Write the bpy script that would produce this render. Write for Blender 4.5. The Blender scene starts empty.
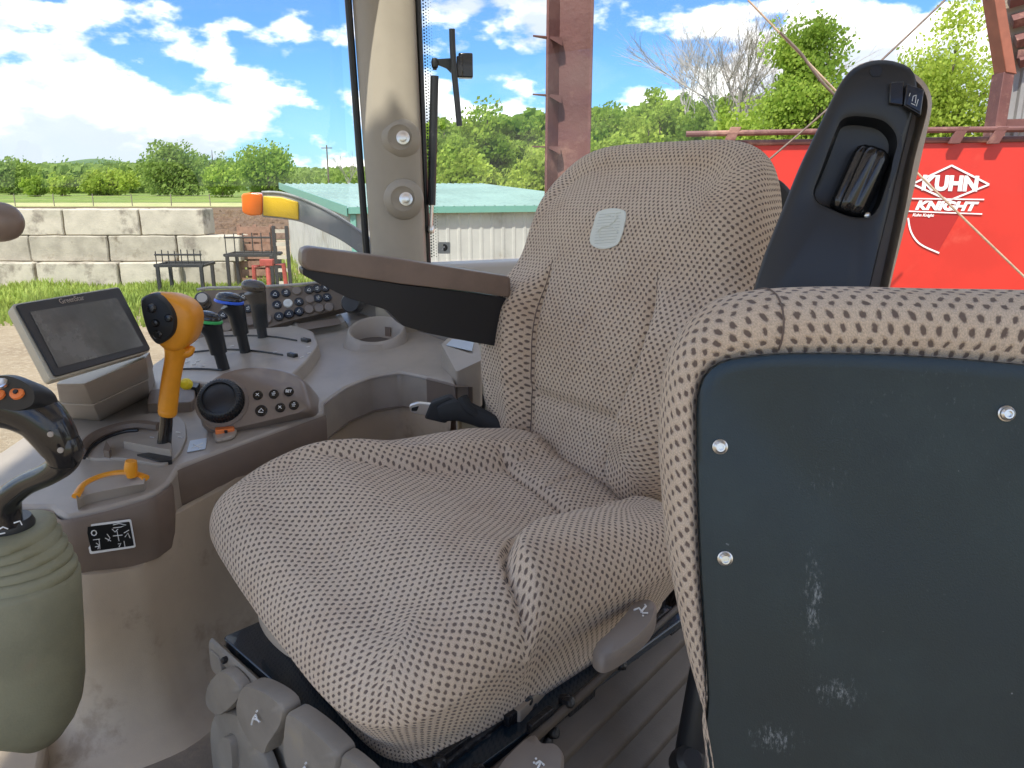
import bpy, bmesh, math, random
from math import sin, cos, pi, radians, sqrt
from mathutils import Vector, Matrix, noise
random.seed(7)
SC = bpy.context.scene
COL = SC.collection
# ------------------------------------------------------------ camera, sky, sun, exposure
EYE = 2.35                                   # height of the lens above the yard
F = 760.0; PITCH = radians(14.7)
cam = bpy.data.objects.new('camera', bpy.data.cameras.new('camera')); COL.objects.link(cam)
cam.location = (0, 0, EYE); cam.rotation_euler = (pi/2 - PITCH, 0, 0)
cam.data.sensor_width = 36; cam.data.lens = 36*F/1024; cam.data.clip_start = .02; cam.data.clip_end = 4000
SC.camera = cam
SUN_EL, SUN_DIR = radians(58), Vector((-.42, -.9, 0)).normalized()      # horizontal direction towards the sun
world = bpy.data.worlds.new('World'); SC.world = world; world.use_nodes = True
sun = bpy.data.objects.new('sun', bpy.data.lights.new('sun', 'SUN')); COL.objects.link(sun)
sv = Vector((SUN_DIR.x*cos(SUN_EL), SUN_DIR.y*cos(SUN_EL), sin(SUN_EL)))
sun.rotation_euler = sv.to_track_quat('Z', 'Y').to_euler()
sun.data.energy = 2.3; sun.data.angle = radians(.53); sun.data.color = (1, .95, .86)
SC.view_settings.view_transform = 'Standard'; SC.view_settings.look = 'None'
SC.view_settings.exposure = 1.52; SC.view_settings.gamma = 1
EXPO = 0

class G:
    """tiny node-graph helper"""
    def __init__(s, tree): s.t = tree; s.n = tree.nodes; s.l = tree.links
    def add(s, kind, **kw):
        nd = s.n.new(kind)
        for k, v in kw.items(): setattr(nd, k, v)
        return nd
    def put(s, sock, v):
        if isinstance(v, bpy.types.NodeSocket): s.l.new(v, sock)
        else: sock.default_value = v
    def m(s, op, a, b=0.0, c=None, clamp=False):
        nd = s.add('ShaderNodeMath', operation=op, use_clamp=clamp)
        s.put(nd.inputs[0], a); s.put(nd.inputs[1], b)
        if c is not None: s.put(nd.inputs[2], c)
        return nd.outputs[0]
    def mix(s, f, a, b, blend='MIX'):
        nd = s.add('ShaderNodeMix', data_type='RGBA', blend_type=blend)
        s.put(nd.inputs[0], f)
        for i, v in ((6, a), (7, b)):
            s.put(nd.inputs[i], (*v, 1) if isinstance(v, tuple) and len(v) == 3 else v)
        return nd.outputs[2]
    def ramp(s, f, lo, hi, smooth=True):
        nd = s.add('ShaderNodeMapRange', interpolation_type='SMOOTHSTEP' if smooth else 'LINEAR')
        s.put(nd.inputs[0], f); nd.inputs[1].default_value = lo; nd.inputs[2].default_value = hi
        return nd.outputs[0]
    def noise(s, vec, scale, detail=4, rough=.55, dist=0):
        nd = s.add('ShaderNodeTexNoise'); s.put(nd.inputs['Vector'], vec)
        nd.inputs['Scale'].default_value = scale; nd.inputs['Detail'].default_value = detail
        nd.inputs['Roughness'].default_value = rough; nd.inputs['Distortion'].default_value = dist
        return nd.outputs[0]
    def vec(s, v, scale=(1, 1, 1), loc=(0, 0, 0)):
        nd = s.add('ShaderNodeMapping'); s.put(nd.inputs[0], v)
        nd.inputs[1].default_value = loc; nd.inputs[3].default_value = scale
        return nd.outputs[0]

# sky: Nishita blue with cumulus mixed over it
g = G(world.node_tree); g.n.clear()
sky = g.add('ShaderNodeTexSky', sky_type='NISHITA'); sky.sun_disc = False
sky.sun_elevation = SUN_EL; sky.sun_rotation = math.atan2(SUN_DIR.x, SUN_DIR.y)
sky.air_density = 1.0; sky.dust_density = .3; sky.ozone_density = 2.2
tc = g.add('ShaderNodeTexCoord').outputs['Generated']
sep = g.add('ShaderNodeSeparateXYZ'); g.l.new(tc, sep.inputs[0])
zz = sep.outputs[2]
def cl(dz, loc=(3.1, .4, 1.35)):
    v = g.vec(tc, (1, 1, 2.0), (loc[0], loc[1], loc[2]+dz))
    a = g.noise(v, 7.6, 12, .53, 0)
    b = g.noise(v, 2.3, 2, .5)
    return g.m('ADD', g.m('MULTIPLY', a, .68), g.m('MULTIPLY', b, .34))
den = cl(0); den2 = cl(.07)
low = g.ramp(zz, .30, .02)                                # more cloud towards the horizon
thr = g.m('SUBTRACT', .502, g.m('MULTIPLY', low, .075))
covr = g.m('SUBTRACT', den, thr)
mask = g.ramp(covr, 0, .06)
shade = g.ramp(g.m('SUBTRACT', den2, thr), .01, .12)     # thick cloud above -> grey base
ccol = g.mix(g.m('MULTIPLY', shade, .9), (1, .985, .95), (.40, .45, .53))
bg1 = g.add('ShaderNodeBackground'); bg1.inputs[1].default_value = .058
tint = g.mix(1.0, sky.outputs[0], (.50, .82, 1.25), 'MULTIPLY')
g.l.new(tint, bg1.inputs[0])
bg2 = g.add('ShaderNodeBackground'); bg2.inputs[1].default_value = .68
g.l.new(ccol, bg2.inputs[0])
ms = g.add('ShaderNodeMixShader'); g.l.new(mask, ms.inputs[0]); g.l.new(bg1.outputs[0], ms.inputs[1]); g.l.new(bg2.outputs[0], ms.inputs[2])
g.l.new(ms.outputs[0], g.add('ShaderNodeOutputWorld').inputs[0])

# ------------------------------------------------------------ measuring helpers
CT, ST = cos(PITCH), sin(PITCH)
def ray(px, py):
    v = (py-384)/F
    return Vector(((px-512)/F, CT - v*ST, -ST - v*CT))
def at(px, py, Y):                       # point at distance Y in front of the door
    d = ray(px, py); return Vector((0, 0, EYE)) + d*(Y/d.y)
def atz(px, py, zr):                     # point at height zr relative to the lens
    d = ray(px, py); return Vector((0, 0, EYE)) + d*(zr/d.z)
def onp(px, py, p0, n):                  # point on the plane through p0 with normal n
    d = ray(px, py); o = Vector((0, 0, EYE))
    return o + d*((Vector(p0)-o).dot(n)/d.dot(n))
TF = Vector((-.63, -.775, 0)).normalized()       # tractor forward
TR = Vector((TF.y, -TF.x, 0))                    # tractor right-hand side (away from the door)
UP = Vector((0, 0, 1))

# ------------------------------------------------------------ materials
def mat(name, col, rough=.5, metal=0, bump=0, bscale=200, var=0, vscale=6, col2=None, coat=0, spec=.5, dirt=None, dscale=3, dlo=.55, dhi=.7):
    m = bpy.data.materials.new(name); m.use_nodes = True
    g = G(m.node_tree); b = g.n['Principled BSDF']
    b.inputs['Base Color'].default_value = (*col, 1); b.inputs['Roughness'].default_value = rough
    b.inputs['Metallic'].default_value = metal; b.inputs['Coat Weight'].default_value = coat
    b.inputs['Specular IOR Level'].default_value = spec
    geo = g.add('ShaderNodeNewGeometry').outputs['Position']
    c = None
    if var:
        c2 = col2 or tuple(x*(1-var) for x in col)
        c = g.mix(g.ramp(g.noise(geo, vscale, 6, .6), .35, .68), col, c2)
    if dirt:
        f = g.ramp(g.noise(geo, dscale, 9, .68), dlo, dhi)
        c = g.mix(f, c if c is not None else col, dirt)
        g.l.new(g.m('ADD', g.m('MULTIPLY', f, .25), rough), b.inputs['Roughness'])
    if c is not None: g.l.new(c, b.inputs['Base Color'])
    if bump:
        bp = g.add('ShaderNodeBump'); bp.inputs['Strength'].default_value = bump; bp.inputs['Distance'].default_value = .4/bscale
        g.l.new(g.noise(geo, bscale, 3), bp.inputs['Height']); g.l.new(bp.outputs[0], b.inputs['Normal'])
    return m

def fabric_mat(name, base=(.66, .53, .40), dark=(.13, .095, .08), PU=11.8, PV=6.5, ds=.215):
    m = bpy.data.materials.new(name); m.use_nodes = True
    g = G(m.node_tree); b = g.n['Principled BSDF']
    b.inputs['Roughness'].default_value = .95; b.inputs['Specular IOR Level'].default_value = .12
    b.inputs['Sheen Weight'].default_value = .12
    uv = g.add('ShaderNodeUVMap').outputs[0]
    wob = g.noise(uv, 170, 3)
    s = g.add('ShaderNodeSeparateXYZ'); g.l.new(uv, s.inputs[0])
    wn = g.m('MULTIPLY', g.m('SUBTRACT', wob, .5), .0042)
    u = g.m('ADD', g.m('DIVIDE', g.m('ADD', s.outputs[0], wn), PU/1000), 40)
    v = g.m('ADD', g.m('DIVIDE', g.m('ADD', s.outputs[1], wn), PV/1000), 40)
    row = g.m('FLOOR', v)
    u2 = g.m('ADD', u, g.m('MULTIPLY', g.m('MODULO', row, 2.0), .5))
    fu = g.m('SUBTRACT', g.m('FRACT', u2), .5); fv = g.m('SUBTRACT', g.m('FRACT', v), .5)
    # per-dot randomness
    wnz = g.add('ShaderNodeTexWhiteNoise', noise_dimensions='2D')
    cmb = g.add('ShaderNodeCombineXYZ'); g.l.new(g.m('FLOOR', u2), cmb.inputs[0]); g.l.new(row, cmb.inputs[1]); g.l.new(cmb.outputs[0], wnz.inputs[0])
    rn = wnz.outputs[0]
    skew = g.m('MULTIPLY', g.m('SUBTRACT', rn, .3), .55)
    du = g.m('ADD', g.m('MULTIPLY', fu, PU), g.m('MULTIPLY', g.m('MULTIPLY', fv, skew), 8.0))      # mm
    dv = g.m('MULTIPLY', fv, PV)
    r = g.m('SQRT', g.m('ADD', g.m('POWER', g.m('ABSOLUTE', g.m('DIVIDE', du, PU*ds)), 2.4), g.m('POWER', g.m('ABSOLUTE', g.m('DIVIDE', dv, PV*.36)), 2.4)))
    dot = g.ramp(r, 1.22, .6)
    yarn = g.noise(uv, 900, 3, .7)
    soil = g.noise(uv, 9, 5, .6)
    bc = g.mix(g.ramp(yarn, .3, .7), tuple(x*.74 for x in base), tuple(min(1, x*1.15) for x in base))
    bc = g.mix(g.m('MULTIPLY', g.ramp(soil, .45, .75), .28), bc, (.42, .27, .17))
    g.l.new(g.mix(g.m('MULTIPLY', dot, .93), bc, dark), b.inputs['Base Color'])
    h = g.m('ADD', g.m('MULTIPLY', g.ramp(r, .5, 1.7), 1.0), g.m('MULTIPLY', yarn, .35))
    bp = g.add('ShaderNodeBump'); bp.inputs['Strength'].default_value = .75; bp.inputs['Distance'].default_value = .0013
    g.l.new(h, bp.inputs['Height']); g.l.new(bp.outputs[0], b.inputs['Normal'])
    return m

M = {}
M['fabric'] = fabric_mat('seat_fabric')
M['fabric2'] = fabric_mat('passenger_fabric', base=(.64, .515, .39), PU=10.9, PV=6.3, ds=.195)
M['top'] = mat('console_plastic', (.385, .33, .27), .36, bump=.6, bscale=900, var=.12, vscale=14, dirt=(.42, .38, .33), dscale=11, dlo=.6, dhi=.85)
M['side'] = mat('console_side_plastic', (.20, .15, .115), .48, bump=.6, bscale=900, var=.15, vscale=9)
M['tan'] = mat('tan_plastic', (.48, .385, .28), .5, bump=.6, bscale=800, var=.18, vscale=4, dirt=(.30, .23, .16), dscale=7)
M['pillar'] = mat('pillar_plastic', (.38, .335, .265), .5, bump=.2, bscale=600, var=.1)
M['brown'] = mat('brown_vinyl', (.24, .175, .135), .38, bump=.35, bscale=700, var=.2, vscale=12)
M['black'] = mat('black_plastic', (.016, .018, .021), .38, bump=.3, bscale=900, dirt=(.07, .07, .07), dscale=18, dlo=.62, dhi=.9)
M['gloss'] = mat('glossy_black', (.012, .012, .013), .2, coat=.3)
M['brown_lit'] = mat('brown_vinyl_lit', (.42, .335, .255), .4, bump=.35, bscale=700, var=.12, vscale=12)  # copy of the brown vinyl, colour lightened to offset the shade on the pad
M['cup'] = mat('cup_plastic', (.36, .315, .265), .45, bump=.2, bscale=900)
M['pod'] = mat('pod_plastic', (.23, .18, .145), .3, bump=.2, bscale=900, coat=.25)
M['rim'] = mat('pale_edge', (.50, .47, .43), .4)
M['white'] = mat('white_print', (.8, .8, .78), .5)
M['orange'] = mat('amber_orange_plastic', (.85, .34, .02), .36, bump=.15, bscale=500, var=.12, vscale=20)
M['orange2'] = mat('orange_print', (.85, .22, .05), .5)
M['green_l'] = mat('green_band', (.05, .45, .12), .4)
M['blue_l'] = mat('blue_band', (.03, .13, .75), .4)
M['yellow'] = mat('yellow_plastic', (.85, .68, .02), .4)
M['olive'] = mat('olive_rubber', (.26, .25, .16), .6, bump=.35, bscale=300, var=.25, vscale=8, dirt=(.27, .23, .15), dscale=9, dlo=.55, dhi=.8)
M['zinc'] = mat('zinc_steel', (.72, .72, .70), .3, metal=1, bump=.1)
M['screen'] = mat('dark_screen', (.085, .092, .095), .12, var=.4, vscale=12, dirt=(.16, .155, .14), dscale=9, dlo=.45, dhi=.75)
M['beige'] = mat('beige_housing', (.50, .47, .38), .5, bump=.2, bscale=700)
M['rubber'] = mat('grey_rubber', (.29, .255, .21), .62, bump=.3, bscale=500, var=.2, vscale=12, dirt=(.33, .28, .21), dscale=14)
M['bellows'] = mat('brown_bellows', (.10, .078, .06), .6, bump=.3, bscale=400, var=.3)
M['paddle'] = mat('grey_paddle', (.23, .195, .165), .42, bump=.2, bscale=700)
M['plate'] = mat('blue_black_paint', (.010, .022, .034), .22, coat=.4, dirt=(.11, .10, .08), dscale=16, dlo=.62, dhi=.85)
M['grease'] = mat('greasy_steel', (.02, .02, .022), .35, metal=.3, bump=.8, bscale=90)
M['floor'] = mat('floor_mat', (.20, .16, .12), .8, bump=.5, bscale=250, var=.3, vscale=7, dirt=(.42, .34, .24), dscale=6, dlo=.4, dhi=.75)
M['label_b'] = mat('black_label', (.008, .009, .011), .3)
M['label_s'] = mat('pale_blue_label', (.50, .58, .66), .35)
M['seam'] = mat('seam_thread', (.16, .12, .10), .9)
M['patch'] = mat('woven_patch', (.72, .74, .66), .85, bump=.5, bscale=900)
M['patch_d'] = mat('woven_patch_thread', (.50, .52, .46), .9)
M['belt'] = mat('belt_webbing', (.022, .024, .026), .75, bump=.5, bscale=500, var=.3)
# ------------------------------------------------------------ mesh helpers
def cat(pts, n=8, closed=False):
    """Catmull-Rom through points"""
    pts = [Vector(p) for p in pts]; N = len(pts); out = []
    rng = N if closed else N-1
    for i in range(rng):
        if closed: a, b, c, d = pts[i-1], pts[i], pts[(i+1) % N], pts[(i+2) % N]
        else: a, b, c, d = pts[max(i-1, 0)], pts[i], pts[i+1], pts[min(i+2, N-1)]
        for k in range(n):
            t = k/n
            out.append(.5*((2*b) + (c-a)*t + (2*a-5*b+4*c-d)*t*t + (3*b-a-3*c+d)*t**3))
    if not closed: out.append(pts[-1])
    return out
def roundpoly(pts, r, n=5):
    """rounds the corners of a closed 3D polygon"""
    pts = [Vector(p) for p in pts]; N = len(pts); out = []
    for i in range(N):
        p, a, b = pts[i], pts[i-1], pts[(i+1) % N]
        rr = r[i] if isinstance(r, (list, tuple)) else r
        la, lb = (a-p).length, (b-p).length
        rr = min(rr, la*.48, lb*.48)
        s, e = p+(a-p)*(rr/la), p+(b-p)*(rr/lb)
        for k in range(n+1):
            t = k/n; out.append(s*(1-t)**2 + p*2*t*(1-t) + e*t*t)
    return out
def polar(pts, N, c=None):
    """resample a closed planar star-shaped 3D loop at N equal angles about its centre"""
    pts = [Vector(p) for p in pts]; c = Vector(c) if c is not None else sum(pts, Vector())/len(pts)
    nrm = Vector()
    for i in range(len(pts)): nrm += (pts[i]-c).cross(pts[(i+1) % len(pts)]-c)
    nrm.normalize()
    ax = Vector((0, 0, 1)) if abs(nrm.z) < .8 else Vector((1, 0, 0))
    ax = (ax - nrm*ax.dot(nrm)).normalized(); ay = nrm.cross(ax)
    q = [((p-c).dot(ax), (p-c).dot(ay), (p-c).dot(nrm)) for p in pts]; out = []
    for k in range(N):
        th = 2*pi*k/N; dx, dy = cos(th), sin(th); best = None
        for i in range(len(q)):
            x1, y1, z1 = q[i]; x2, y2, z2 = q[(i+1) % len(q)]
            ex, ey = x2-x1, y2-y1; den = dx*ey - dy*ex
            if abs(den) < 1e-12: continue
            t = (x1*ey - y1*ex)/den; s = (x1*dy - y1*dx)/den
            if t > 0 and -1e-6 <= s <= 1+1e-6 and (best is None or t > best[0]): best = (t, z1+(z2-z1)*s)
        out.append(c + ax*dx*best[0] + ay*dy*best[0] + nrm*best[1])
    return out

ORG = {}
def props(o, label=None, category=None, group=None, kind=None):
    for k, v in (('label', label), ('category', category), ('group', group), ('kind', kind)):
        if v: o[k] = v
    return o
def thing(name, loc, label, category, group=None):
    o = bpy.data.objects.new(name, None); COL.objects.link(o); o.location = loc; ORG[o.name] = Vector(loc)
    o.empty_display_size = .05
    return props(o, label, category, group)

class MB:
    def __init__(s): s.v = []; s.f = []; s.uv = []; s.mi = []; s.cur = 0
    def add(s, vs, fs, uvs=None):
        o = len(s.v); s.v += [Vector(v) for v in vs]
        for i, f in enumerate(fs):
            s.f.append([o+k for k in f]); s.mi.append(s.cur)
            s.uv.append(uvs[i] if uvs else None)
        return s
    def box(s, c, size, ax=None):
        c = Vector(c); X, Y, Z = ax or (Vector((1, 0, 0)), Vector((0, 1, 0)), UP)
        h = [x/2 for x in size]
        vs = [c + X*h[0]*i + Y*h[1]*j + Z*h[2]*k for k in (-1, 1) for j in (-1, 1) for i in (-1, 1)]
        return s.add(vs, [(0, 2, 3, 1), (4, 5, 7, 6), (0, 1, 5, 4), (2, 6, 7, 3), (0, 4, 6, 2), (1, 3, 7, 5)])
    def loft(s, loops, cap0=True, cap1=True, closed=True, uv=None):
        n = len(loops[0]); vs = [p for l in loops for p in l]; fs = []; us = []
        m = n if closed else n-1
        for j in range(len(loops)-1):
            for i in range(m):
                k = (i+1) % n
                fs.append((j*n+i, j*n+k, (j+1)*n+k, (j+1)*n+i))
                if uv: us.append([(uv[0][i], uv[1][j]), (uv[0][i+1], uv[1][j]), (uv[0][i+1], uv[1][j+1]), (uv[0][i], uv[1][j+1])])
                else: us.append(None)
        if closed and cap0: fs.append(tuple(range(n))[::-1]); us.append(None)
        if closed and cap1: fs.append(tuple((len(loops)-1)*n+i for i in range(n))); us.append(None)
        return s.add(vs, fs, us)
    def prism(s, pts, ext, inset=0):
        pts = [Vector(p) for p in pts]; ext = Vector(ext)
        return s.loft([pts, [p+ext for p in pts]])
    def tube(s, pts, r, seg=10, smooth=0, flat=None):
        if smooth: 
            if isinstance(r, (list, tuple)):
                rr = [Vector((x, 0, 0)) for x in r]; r = [q.x for q in cat(rr, smooth)]
            pts = cat(pts, smooth)
        pts = [Vector(p) for p in pts]
        if not isinstance(r, (list, tuple)): r = [r]*len(pts)
        loops = []; ref = None
        for i, p in enumerate(pts):
            t = (pts[min(i+1, len(pts)-1)] - pts[max(i-1, 0)]).normalized()
            if ref is None: ref = (Vector((0, 0, 1)) if abs(t.z) < .9 else Vector((1, 0, 0)))
            x = (ref - t*ref.dot(t)).normalized(); y = t.cross(x); ref = x
            fl = flat or (1, 1)
            loops.append([p + x*r[i]*fl[0]*cos(2*pi*k/seg) + y*r[i]*fl[1]*sin(2*pi*k/seg) for k in range(seg)])
        return s.loft(loops)
    def lathe(s, c, axis, prof, seg=32):
        """prof: (radius, height along axis)"""
        c = Vector(c); a = Vector(axis).normalized(); x = a.orthogonal().normalized(); y = a.cross(x)
        return s.loft([[c + a*h + (x*cos(2*pi*k/seg) + y*sin(2*pi*k/seg))*max(r, 1e-5) for k in range(seg)] for r, h in prof])
    def build(s, name, m, parent=None, bevel=0, seg=2, smooth=True, sub=0, angle=35, **kw):
        me = bpy.data.meshes.new(name)
        o = bpy.data.objects.new(name, me); COL.objects.link(o)
        if parent is not None:
            org = ORG[parent.name]; o.parent = parent
        else:
            org = Vector((0, 0, 0))
            if s.v:
                xs = [v.x for v in s.v]; ys = [v.y for v in s.v]; zs = [v.z for v in s.v]
                org = Vector(((min(xs)+max(xs))/2, (min(ys)+max(ys))/2, min(zs)))
            o.location = org
        ORG[o.name] = org
        me.from_pydata([tuple(v-org) for v in s.v], [], s.f)
        if any(u is not None for u in s.uv):
            L = me.uv_layers.new(name='UVMap'); k = 0
            for fi, f in enumerate(s.f):
                for j in range(len(f)):
                    if s.uv[fi] is not None: L.data[k].uv = s.uv[fi][j]
                    k += 1
        for mm in (m if isinstance(m, (list, tuple)) else [m]): me.materials.append(M[mm] if isinstance(mm, str) else mm)
        for p, i in zip(me.polygons, s.mi): p.material_index = i
        bm = bmesh.new(); bm.from_mesh(me)
        if not kw.pop('keepnormals', False): bmesh.ops.recalc_face_normals(bm, faces=bm.faces)
        bm.to_mesh(me); bm.free()
        if smooth:
            me.shade_smooth()
            me.set_sharp_from_angle(angle=radians(angle))
        if bevel:
            b = o.modifiers.new('bevel', 'BEVEL'); b.width = bevel; b.segments = seg; b.limit_method = 'ANGLE'; b.angle_limit = radians(30)
            b.harden_normals = False
        if sub:
            b = o.modifiers.new('sub', 'SUBSURF'); b.levels = b.render_levels = sub
        props(o, **kw)
        return o
def copy_thing(root, delta=(0, 0, 0), label=None, group=None, rotz=0):
    """a copy of a thing with copies of its parts and their sub-parts"""
    c = root.copy(); COL.objects.link(c); c.location = root.location + Vector(delta)
    if rotz: c.rotation_euler = (0, 0, root.rotation_euler.z + rotz)
    if label: c['label'] = label
    if group: c['group'] = group
    def rec(a, b):
        for ch in [o for o in COL.objects if o.parent == a]:
            d = ch.copy(); COL.objects.link(d); d.parent = b; rec(ch, d)
    rec(root, c)
    return c
def text_mesh(body, size, offset=0, extrude=.001, shear=0, xs=1.0):
    cu = bpy.data.curves.new('lettering', 'FONT'); cu.body = body; cu.size = size; cu.offset = offset; cu.extrude = extrude
    cu.align_x = 'CENTER'; cu.align_y = 'CENTER'; cu.shear = shear; cu.resolution_u = 3
    o = bpy.data.objects.new('lettering_source', cu); COL.objects.link(o)
    dg = bpy.context.evaluated_depsgraph_get(); ev = o.evaluated_get(dg); me = ev.to_mesh()
    vs = [Vector((v.co.x*xs, v.co.y, v.co.z)) for v in me.vertices]; fs = [tuple(p.vertices) for p in me.polygons]
    ev.to_mesh_clear(); bpy.data.objects.remove(o); bpy.data.curves.remove(cu)
    return vs, fs
def put_text(mb, body, c, X, Y, size, **kw):
    vs, fs = text_mesh(body, size, **kw); N = X.cross(Y)
    mb.add([c + X*v.x + Y*v.y + N*v.z for v in vs], fs)
def sticker(name, m, corners, parent, thick=.0008, r=.004, nrm=None, **kw):
    pts = roundpoly(corners, r, 3); b = MB(); b.prism(pts, nrm*thick); return b.build(name, m, parent, smooth=False, **kw)
# ------------------------------------------------------------ the yard
def ground_mat(name, c1, c2, c3, s1=.5, s2=6, bump=.5, rough=.95):
    m = bpy.data.materials.new(name); m.use_nodes = True; g = G(m.node_tree); b = g.n['Principled BSDF']
    b.inputs['Roughness'].default_value = rough; b.inputs['Specular IOR Level'].default_value = .15
    p = g.add('ShaderNodeNewGeometry').outputs['Position']
    c = g.mix(g.ramp(g.noise(p, s1, 6, .6), .4, .62), c1, c2)
    c = g.mix(g.ramp(g.noise(p, s2, 8, .7), .45, .7), c, c3)
    g.l.new(c, b.inputs['Base Color'])
    bp = g.add('ShaderNodeBump'); bp.inputs['Strength'].default_value = bump; bp.inputs['Distance'].default_value = .06
    g.l.new(g.noise(p, s2*1.5, 8, .75), bp.inputs['Height']); g.l.new(bp.outputs[0], b.inputs['Normal'])
    return m
M['dirt'] = ground_mat('yard_dirt', (.42, .33, .225), (.34, .26, .175), (.52, .43, .31), .6, 9, .9)
M['meadow'] = ground_mat('meadow', (.13, .20, .04), (.20, .27, .06), (.28, .30, .10), .05, .6)
M['plough'] = ground_mat('ploughed', (.16, .10, .065), (.21, .14, .09), (.09, .06, .045), .2, 1.6, 1.0)
M['straw'] = ground_mat('dry_verge', (.46, .42, .22), (.34, .38, .14), (.55, .48, .28), .3, 3)
M['hill'] = ground_mat('far_wood', (.10, .16, .07), (.14, .21, .08), (.08, .12, .06), .03, .12, .3)
def sheet(name, x0, x1, y0, y1, z, m, **kw):
    b = MB(); b.add([(x0, y0, z), (x1, y0, z), (x1, y1, z), (x0, y1, z)], [(0, 1, 2, 3)])
    return b.build(name, m, smooth=False, kind='structure', **kw)
sheet('ground', -1500, 1500, -300, 2500, -.03, 'meadow')
sheet('dirt_yard', -40, 60, -30, 34, 0, 'dirt')
sheet('ploughed_field', -120, 4, 34.5, 84, .004, 'plough')
sheet('dry_verge', -160, 60, 86, 104, .004, 'straw')
# clods of the ploughed field
b = MB()
for i in range(1400):
    x, y = random.uniform(-30, -3), random.uniform(34.5, 70); r = random.uniform(.08, .3)
    c = Vector((x, y, r*.2)); vs = [c+Vector((random.uniform(.6, 1)*r*a, random.uniform(.6, 1)*r*d, random.uniform(.4, .8)*r*e)) for a, d, e in ((1, 0, 0), (0, 1, 0), (-1, 0, 0), (0, -1, 0), (0, 0, 1))]
    b.add(vs, [(0, 1, 4), (1, 2, 4), (2, 3, 4), (3, 0, 4)])
b.build('soil_clods', 'plough', smooth=False, kind='stuff', label='dark clods of turned earth in the ploughed field')
# grass
def leaf_mat(name, c1, c2, trans=.45):
    m = bpy.data.materials.new(name); m.use_nodes = True; g = G(m.node_tree); b = g.n['Principled BSDF']
    b.inputs['Roughness'].default_value = .6; b.inputs['Specular IOR Level'].default_value = .25
    p = g.add('ShaderNodeNewGeometry')
    c = g.mix(p.outputs['Random Per Island'], c1, c2)
    c = g.mix(g.ramp(g.noise(p.outputs['Position'], .35, 3), .35, .65), c, tuple(x*.72 for x in c1))
    g.l.new(c, b.inputs['Base Color'])
    t = g.add('ShaderNodeBsdfTranslucent'); g.l.new(g.mix(.5, c, tuple(min(1, x*1.6) for x in c2)), t.inputs[0])
    ms = g.add('ShaderNodeMixShader'); ms.inputs[0].default_value = trans
    g.l.new(b.outputs[0], ms.inputs[1]); g.l.new(t.outputs[0], ms.inputs[2]); g.l.new(ms.outputs[0], g.n['Material Output'].inputs[0])
    return m
M['grass'] = leaf_mat('grass_blades', (.24, .34, .06), (.46, .54, .13), .4)
M['leaf_a'] = leaf_mat('leaf_bright', (.20, .32, .035), (.44, .55, .09))
M['leaf_b'] = leaf_mat('leaf_mid', (.18, .30, .035), (.40, .51, .09))
M['leaf_c'] = leaf_mat('leaf_yellow', (.27, .39, .045), (.55, .64, .12))
M['leaf_d'] = leaf_mat('leaf_far', (.20, .30, .06), (.36, .46, .12))
M['bark'] = mat('bark', (.17, .135, .10), .9, bump=.8, bscale=20, var=.4, vscale=3)
M['bark_pale'] = mat('pale_bark', (.36, .33, .30), .85, var=.3, vscale=3)
def grass(b, x0, x1, y0, y1, n, h0, h1, dens=None):
    for i in range(n):
        x, y = random.uniform(x0, x1), random.uniform(y0, y1)
        k = noise.noise(Vector((x*.7, y*.7, 0)))
        if dens and random.random() > dens(x, y, k): continue
        h = random.uniform(h0, h1)*(.7+.8*max(0, k+.3)); a = random.uniform(0, 2*pi); w = random.uniform(.012, .028)
        d = Vector((cos(a), sin(a), 0)); s = Vector((-d.y, d.x, 0))*w; p = Vector((x, y, 0)); lean = random.uniform(.1, .6)*h
        m1, t = p+d*lean*.35+UP*h*.6, p+d*lean+UP*h
        b.add([p-s, p+s, m1+s*.8, m1-s*.8, t], [(0, 1, 2, 3), (3, 2, 4)])
b = MB()
grass(b, -13.5, -3.2, 12.6, 18.2, 26000, .05, .26, lambda x, y, k: min(1, max(0, (y-13.2+3.2*k+ (x+13)*.18)/3.2)))
grass(b, -15, 4, 19.2, 24, 5000, .15, .4)
grass(b, -3.2, 3.2, 9.5, 13.6, 5000, .08, .3)
b.build('grass', 'grass', smooth=False, kind='stuff', label='bright green grass growing along the foot of the block wall')

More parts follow.
